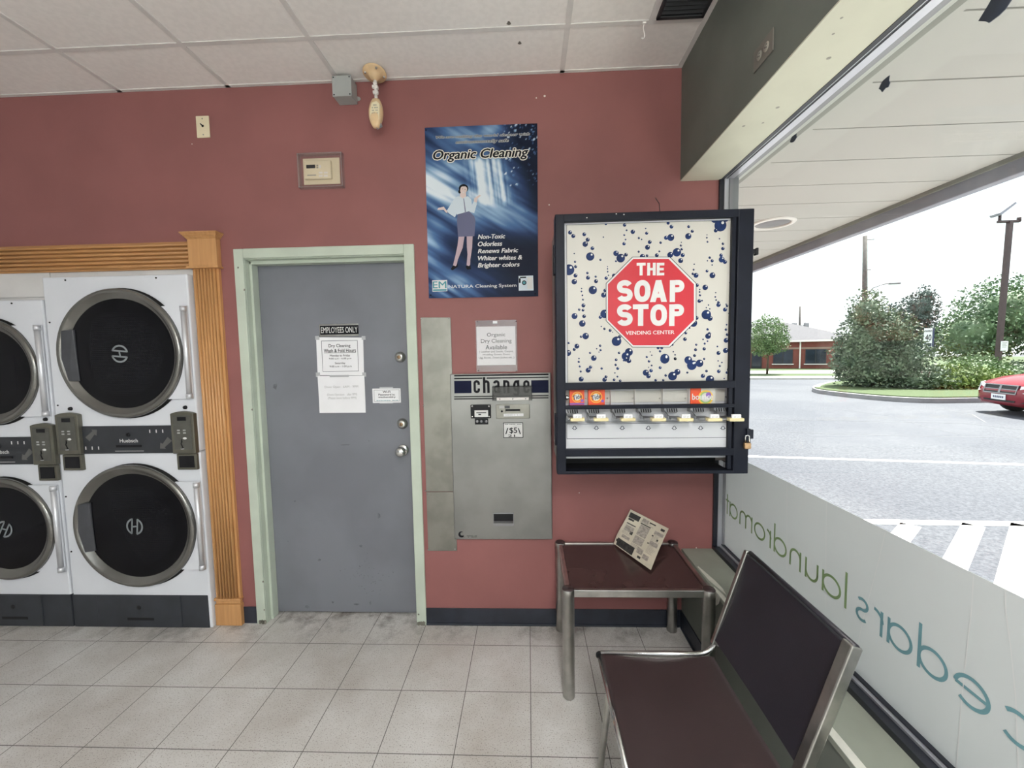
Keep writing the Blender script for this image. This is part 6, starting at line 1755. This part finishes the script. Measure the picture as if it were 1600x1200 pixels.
for sc_ in (-10.6, -8.35, -6.1, -1.78, .47, 2.4):
    f = bbox_('window', sc_-.70, sc_+.70, -.05, .05, .38, 1.58, M['black_aluminium'], t)
    bbox_('pane', sc_-.65, sc_-.04, -.065, -.04, .43, 1.52, M['far_glass'], f); bbox_('pane', sc_+.04, sc_+.65, -.065, -.04, .43, 1.52, M['far_glass'], f)
    bbox_('sill', sc_-.78, sc_+.78, -.12, .05, .30, .38, M['eave_white'], f)
for sc_ in (-9.5, -.59):
    bbox_('downpipe', sc_-.05, sc_+.05, -.13, -.03, GZ, ZE-.1, M['eave_white'], t)
f = bbox_('entrance_door', -4.1, -3.3, -.06, .05, GZ+.10, 1.45, M['black_aluminium'], t); bbox_('pane', -4.0, -3.4, -.08, -.05, .15, 1.38, M['far_glass'], f)

# ---- poles, signs
t = thing('utility_pole', 'tall grey wooden utility pole with a street lamp arm rising behind the tall cedar bush', 'pole', (19.35, 21.9, GZ), 'utility poles')
mb = MB(); mb.tube([(19.32, 21.9, GZ), (19.0, 21.9, 7.85)], [.15, .11], 12); obj('pole_shaft', mb, M['wood_pole'], t)
mb = MB(); mb.tube([(19.15, 21.85, 4.45), (19.5, 21.85, 4.95), (20.0, 21.8, 5.15), (20.4, 21.8, 5.18)], .035, 8); mb.cbox(20.35, 20.95, 21.72, 21.90, 5.12, 5.24, .04); obj('lamp_arm', mb, M['grey_aluminium'], t)
mb = MB(); mb.cyl((19.03, 21.9, 7.65), (19.5, 21.9, 7.66), .03, 8); mb.cyl((19.08, 21.9, 6.0), (19.4, 21.9, 5.99), .025, 8); obj('insulator_bracket', mb, M['grey_aluminium'], t)
t = thing('utility_pole', 'thin utility pole with two transformers showing above the brick building roof', 'pole', (29.0, 42.5, GZ), 'utility poles')
mb = MB(); mb.tube([(28.95, 42.5, GZ), (28.85, 42.5, 6.1)], [.13, .09], 10); obj('pole_shaft', mb, M['wood_pole'], t)
for x in (28.25, 29.5):
    mb = MB(); mb.lathe([(0, 3.75), (.24, 3.75), (.26, 3.9), (.26, 4.3), (.2, 4.4), (0, 4.42)], (x, 42.4, 0), 'z', 16); mb.cyl((28.87, 42.45, 4.1), (x, 42.4, 4.1), .04, 6); obj('transformer', mb, M['grey_aluminium'], t)
lx, ly = 20.30, 16.2
t = thing('lamp_post', 'tall brown square lamp post with a floodlight on top, behind the red car', 'lamp post', (lx, ly, GZ))
mb = MB(); tp = W(1578, 346, ly); 
mb.prism([(lx-.075, ly-.075, GZ), (lx+.075, ly-.075, GZ), (lx+.075, ly+.075, GZ), (lx-.075, ly+.075, GZ)], (tp.x-lx, 0, tp.z-GZ)); obj('post', mb, M['brown_steel'], t)
mb = MB(); mb.cbox(tp.x-.50, tp.x+.40, ly-.05, ly+.05, tp.z-.05, tp.z+.05, .02); mb.cyl((tp.x-.42, ly, tp.z), (tp.x-.42, ly, tp.z+.35), .05, 8); mb.cyl((tp.x+.36, ly, tp.z), (tp.x+.36, ly, tp.z+.16), .07, 8); obj('cross_arm', mb, M['brown_steel'], t)
mb = MB()
hx_, hz_ = tp.x-.30, tp.z+.50
for pts, m_ in (([(-.36, -.20), (.26, .26), (.33, .18), (-.28, -.30)], 0),):
    mb.prism([(hx_+a_, ly-.20, hz_+b_) for a_, b_ in pts], (0, .40, 0), 0)
obj('floodlight', mb, M['fascia_grey'], t, bevel=.02)
# notice plate on the post, and the speed sign across the street
p = W(1569, 540.5, ly-.16)
t = thing('post_notice', 'small white notice plate fastened to the brown lamp post', 'sign', (p.x, ly-.15, p.z))
mb = MB(); q = PB(1563.5, 533, 1575, 548, ly-.15); mb.cbox(q[0], q[2], ly-.16, ly-.145, q[1], q[3], .01, 0)
for k in range(4): mb.box(q[0]+.05, q[2]-.05-.04*(k % 2), ly-.1625, ly-.1605, q[3]-.09-.06*k, q[3]-.06-.06*k, 1)
obj('plate', mb, [M['sign_white'], M['print_grey']], t)
sy = 17.05
q = PB(1443, 513, 1456, 542, sy)
t = thing('speed_sign', 'white maximum 40 speed sign with a dark foot band, above the island shrubs', 'sign', ((q[0]+q[2])/2, sy, GZ+.1))
mb = MB(); mb.cbox(q[0], q[2], sy-.02, sy, q[1], q[3], .015, 0); mb.box(q[0]+.02, q[2]-.02, sy-.024, sy-.019, q[1]+.02, q[1]+(q[3]-q[1])*.20, 1); mb.box(q[2]+.002, q[2]+.10, sy, sy+.08, q[1], q[3], 1)
H_ = q[3]-q[1]; w_ = q[2]-q[0]
mb.text('40', (q[0]+w_*.14, q[1]+H_*.34, q[2]-w_*.12, q[1]+H_*.66), sy-.025, 2, bold=.03); mb.text('MAXIMUM', (q[0]+w_*.10, q[1]+H_*.80, q[2]-w_*.08, q[1]+H_*.90), sy-.025, 2, bold=.03)
obj('sign_plate', mb, [M['sign_white'], M['sign_navy'], M['print_black']], t)
mb = MB(); mb.cyl(((q[0]+q[2])/2+.05, sy+.04, GZ), ((q[0]+q[2])/2+.05, sy+.04, q[3]), .035, 10); obj('post', mb, M['grey_aluminium'], t)

# ================================================================== the red car
CP = Vector((11.72, 8.88, GZ)); al = math.radians(14)
hd_ = Vector((-math.cos(al), math.sin(al), 0)); rt = Vector((hd_.y, -hd_.x, 0)) * 1.0     # heading, car's right
mid = CP - rt*.80
t = thing('red_car', 'red hatchback car driving in from the right edge of the parking lot', 'car', mid - hd_*2.1)
def cp3(f, s_, z_):
    """f back from the nose, s_ to the car's right, z_ above the ground"""
    q = mid - hd_*f + rt*s_; return Vector((q.x, q.y, GZ+z_))
# body sections: (back, half width, z bottom, z belt, z top half width, z top)
def section(f, hw_, zb, zs, zt, hwt, crown):
    pts = []
    pts += [(-hw_*.86, zb), (-hw_*.98, zb+.10), (-hw_, (zb+zs)/2), (-hw_*.98, zs), (-hwt, zt)]
    pts += [(-hwt*.5, zt+crown*.75), (0, zt+crown), (hwt*.5, zt+crown*.75)]
    pts += [(hwt, zt), (hw_*.98, zs), (hw_, (zb+zs)/2), (hw_*.98, zb+.10), (hw_*.86, zb)]
    return [cp3(f, a_, b_) for a_, b_ in pts]
S = [(-.02, .58, .30, .52, .60, .52, .02), (.05, .74, .24, .58, .70, .64, .03), (.22, .84, .22, .66, .80, .72, .05), (.55, .875, .22, .78, .90, .76, .06), (1.05, .88, .22, .88, .98, .74, .06), (1.15, .88, .22, .90, 1.00, .74, .06),
     (1.75, .88, .22, .93, 1.40, .60, .05), (2.2, .88, .22, .95, 1.47, .60, .05), (3.3, .88, .22, .97, 1.47, .58, .05), (4.0, .86, .24, .98, 1.30, .56, .04), (4.35, .80, .30, .96, 1.02, .60, .03)]
mb = MB(); rows = [section(*q) for q in S]; n = len(rows[0])
fs = []
for j in range(len(rows)-1):
    for k in range(n):
        fs.append((j*n+k, j*n+(k+1) % n, (j+1)*n+(k+1) % n, (j+1)*n+k))
fs += [tuple(range(n))[::-1], tuple((len(rows)-1)*n+k for k in range(n))]
mb.add([p for r_ in rows for p in r_], fs, 0, True)
body = obj('body', mb, M['car_red'], t)
mb = MB()
def quad4(f0, s0_, z0_, f1, s1_, z1_, lift=.012):
    a_, b_, c_, e_ = cp3(f0, -s0_, z0_), cp3(f0, s0_, z0_), cp3(f1, s1_, z1_), cp3(f1, -s1_, z1_)
    n_ = (b_-a_).cross(e_-a_).normalized()
    if n_.z < 0: n_ = -n_
    mb.prism([p + n_*lift*3 for p in (a_, b_, c_, e_)], -n_*lift*2)
quad4(1.17, .70, 1.055, 1.72, .56, 1.42); obj('windscreen', mb, M['car_glass'], t)
for s_ in (-1, 1):
    mb = MB()
    mb.prism([cp3(1.5, s_*.88, .98), cp3(3.7, s_*.88, 1.0), cp3(3.4, s_*.64, 1.42), cp3(1.9, s_*.66, 1.41)], rt*(.012*s_)); obj('side_window', mb, M['car_glass'], t)
    mb = MB(); mb.prism([cp3(.03, s_*.66, .56), cp3(.03, s_*.50, .58), cp3(.06, s_*.50, .72), cp3(.10, s_*.70, .76), cp3(.26, s_*.83, .78), cp3(.14, s_*.80, .62)], hd_*.035); obj('headlight', mb, M['headlamp'], t)
    mb = MB(); mb.prism([cp3(.02, s_*.50, .33), cp3(.02, s_*.66, .34), cp3(.08, s_*.68, .42), cp3(.02, s_*.52, .42)], hd_*.03); obj('fog_lamp', mb, M['black_plastic'], t)
    for f in (.85, 3.45):
        c_ = cp3(f, s_*.80, .32); mb = MB()
        prof = [(0, .10), (.19, .10), (.20, .085), (.22, .09), (.31, .085), (.325, .04), (.325, -.06), (.30, -.09), (0, -.09)]
        vs = []; fs = []; N = 28
        for (r_, h_) in prof:
            for k in range(N):
                an = 2*math.pi*k/N; q = c_ + hd_*(r_*math.cos(an)) + Vector((0, 0, r_*math.sin(an))) + rt*(h_*s_); vs.append(q)
        for i in range(len(prof)-1):
            for k in range(N): fs.append((i*N+k, i*N+(k+1) % N, (i+1)*N+(k+1) % N, (i+1)*N+k))
        mb.add(vs, fs, 0, True); w = obj('wheel', mb, M['tyre'], t)
        mb = MB()
        for k in range(5):
            an = 2*math.pi*k/5; cc_ = c_ + rt*(.102*s_); u_ = hd_*math.cos(an) + Vector((0, 0, math.sin(an))); v_ = hd_*-math.sin(an) + Vector((0, 0, math.cos(an)))
            mb.prism([cc_ + u_*.03 + v_*.03, cc_ + u_*.19 + v_*.025, cc_ + u_*.19 - v_*.025, cc_ + u_*.03 - v_*.03], rt*(.012*s_))
        obj('hubcap', mb, M['dull_chrome'], w)
mb = MB(); mb.prism([cp3(.0, -.43, .53), cp3(.0, .43, .53), cp3(.05, .47, .74), cp3(.05, -.47, .74)], hd_*.032, 0); gr = obj('grille', mb, M['black_plastic'], t)
mb = MB()
fb = -.030
for (a0_, z0_, a1_, z1_) in ((-.45, .525, .45, .545), (-.46, .725, .46, .745), (-.46, .53, -.438, .74), (.438, .53, .46, .74), (-.03, .53, .03, .74), (-.44, .625, .44, .640)):
    fz = lambda z_: fb + .05*(z_-.53)/.21; mb.prism([cp3(fz(z0_), a0_, z0_), cp3(fz(z0_), a1_, z0_), cp3(fz(z1_), a1_, z1_), cp3(fz(z1_), a0_, z1_)], hd_*.012)
obj('grille_cross', mb, M['grey_aluminium'], gr)
mb = MB(); mb.prism([cp3(-.03, -.20, .375), cp3(-.03, .20, .375), cp3(-.03, .20, .505), cp3(-.03, -.20, .505)], hd_*.012, 0)
for k in range(6): a_ = -.15+.052*k; mb.prism([cp3(-.043, a_, .415), cp3(-.043, a_+.034, .415), cp3(-.043, a_+.034, .465), cp3(-.043, a_, .465)], hd_*.002, 1)
obj('number_plate', mb, [M['sign_white'], M['sign_navy']], t)
mb = MB(); mb.prism([cp3(-.02, -.42, .335), cp3(-.02, .42, .335), cp3(-.02, .45, .375), cp3(-.02, -.45, .375)], hd_*.012, 0)
obj('lower_intake', mb, M['black_plastic'], t)
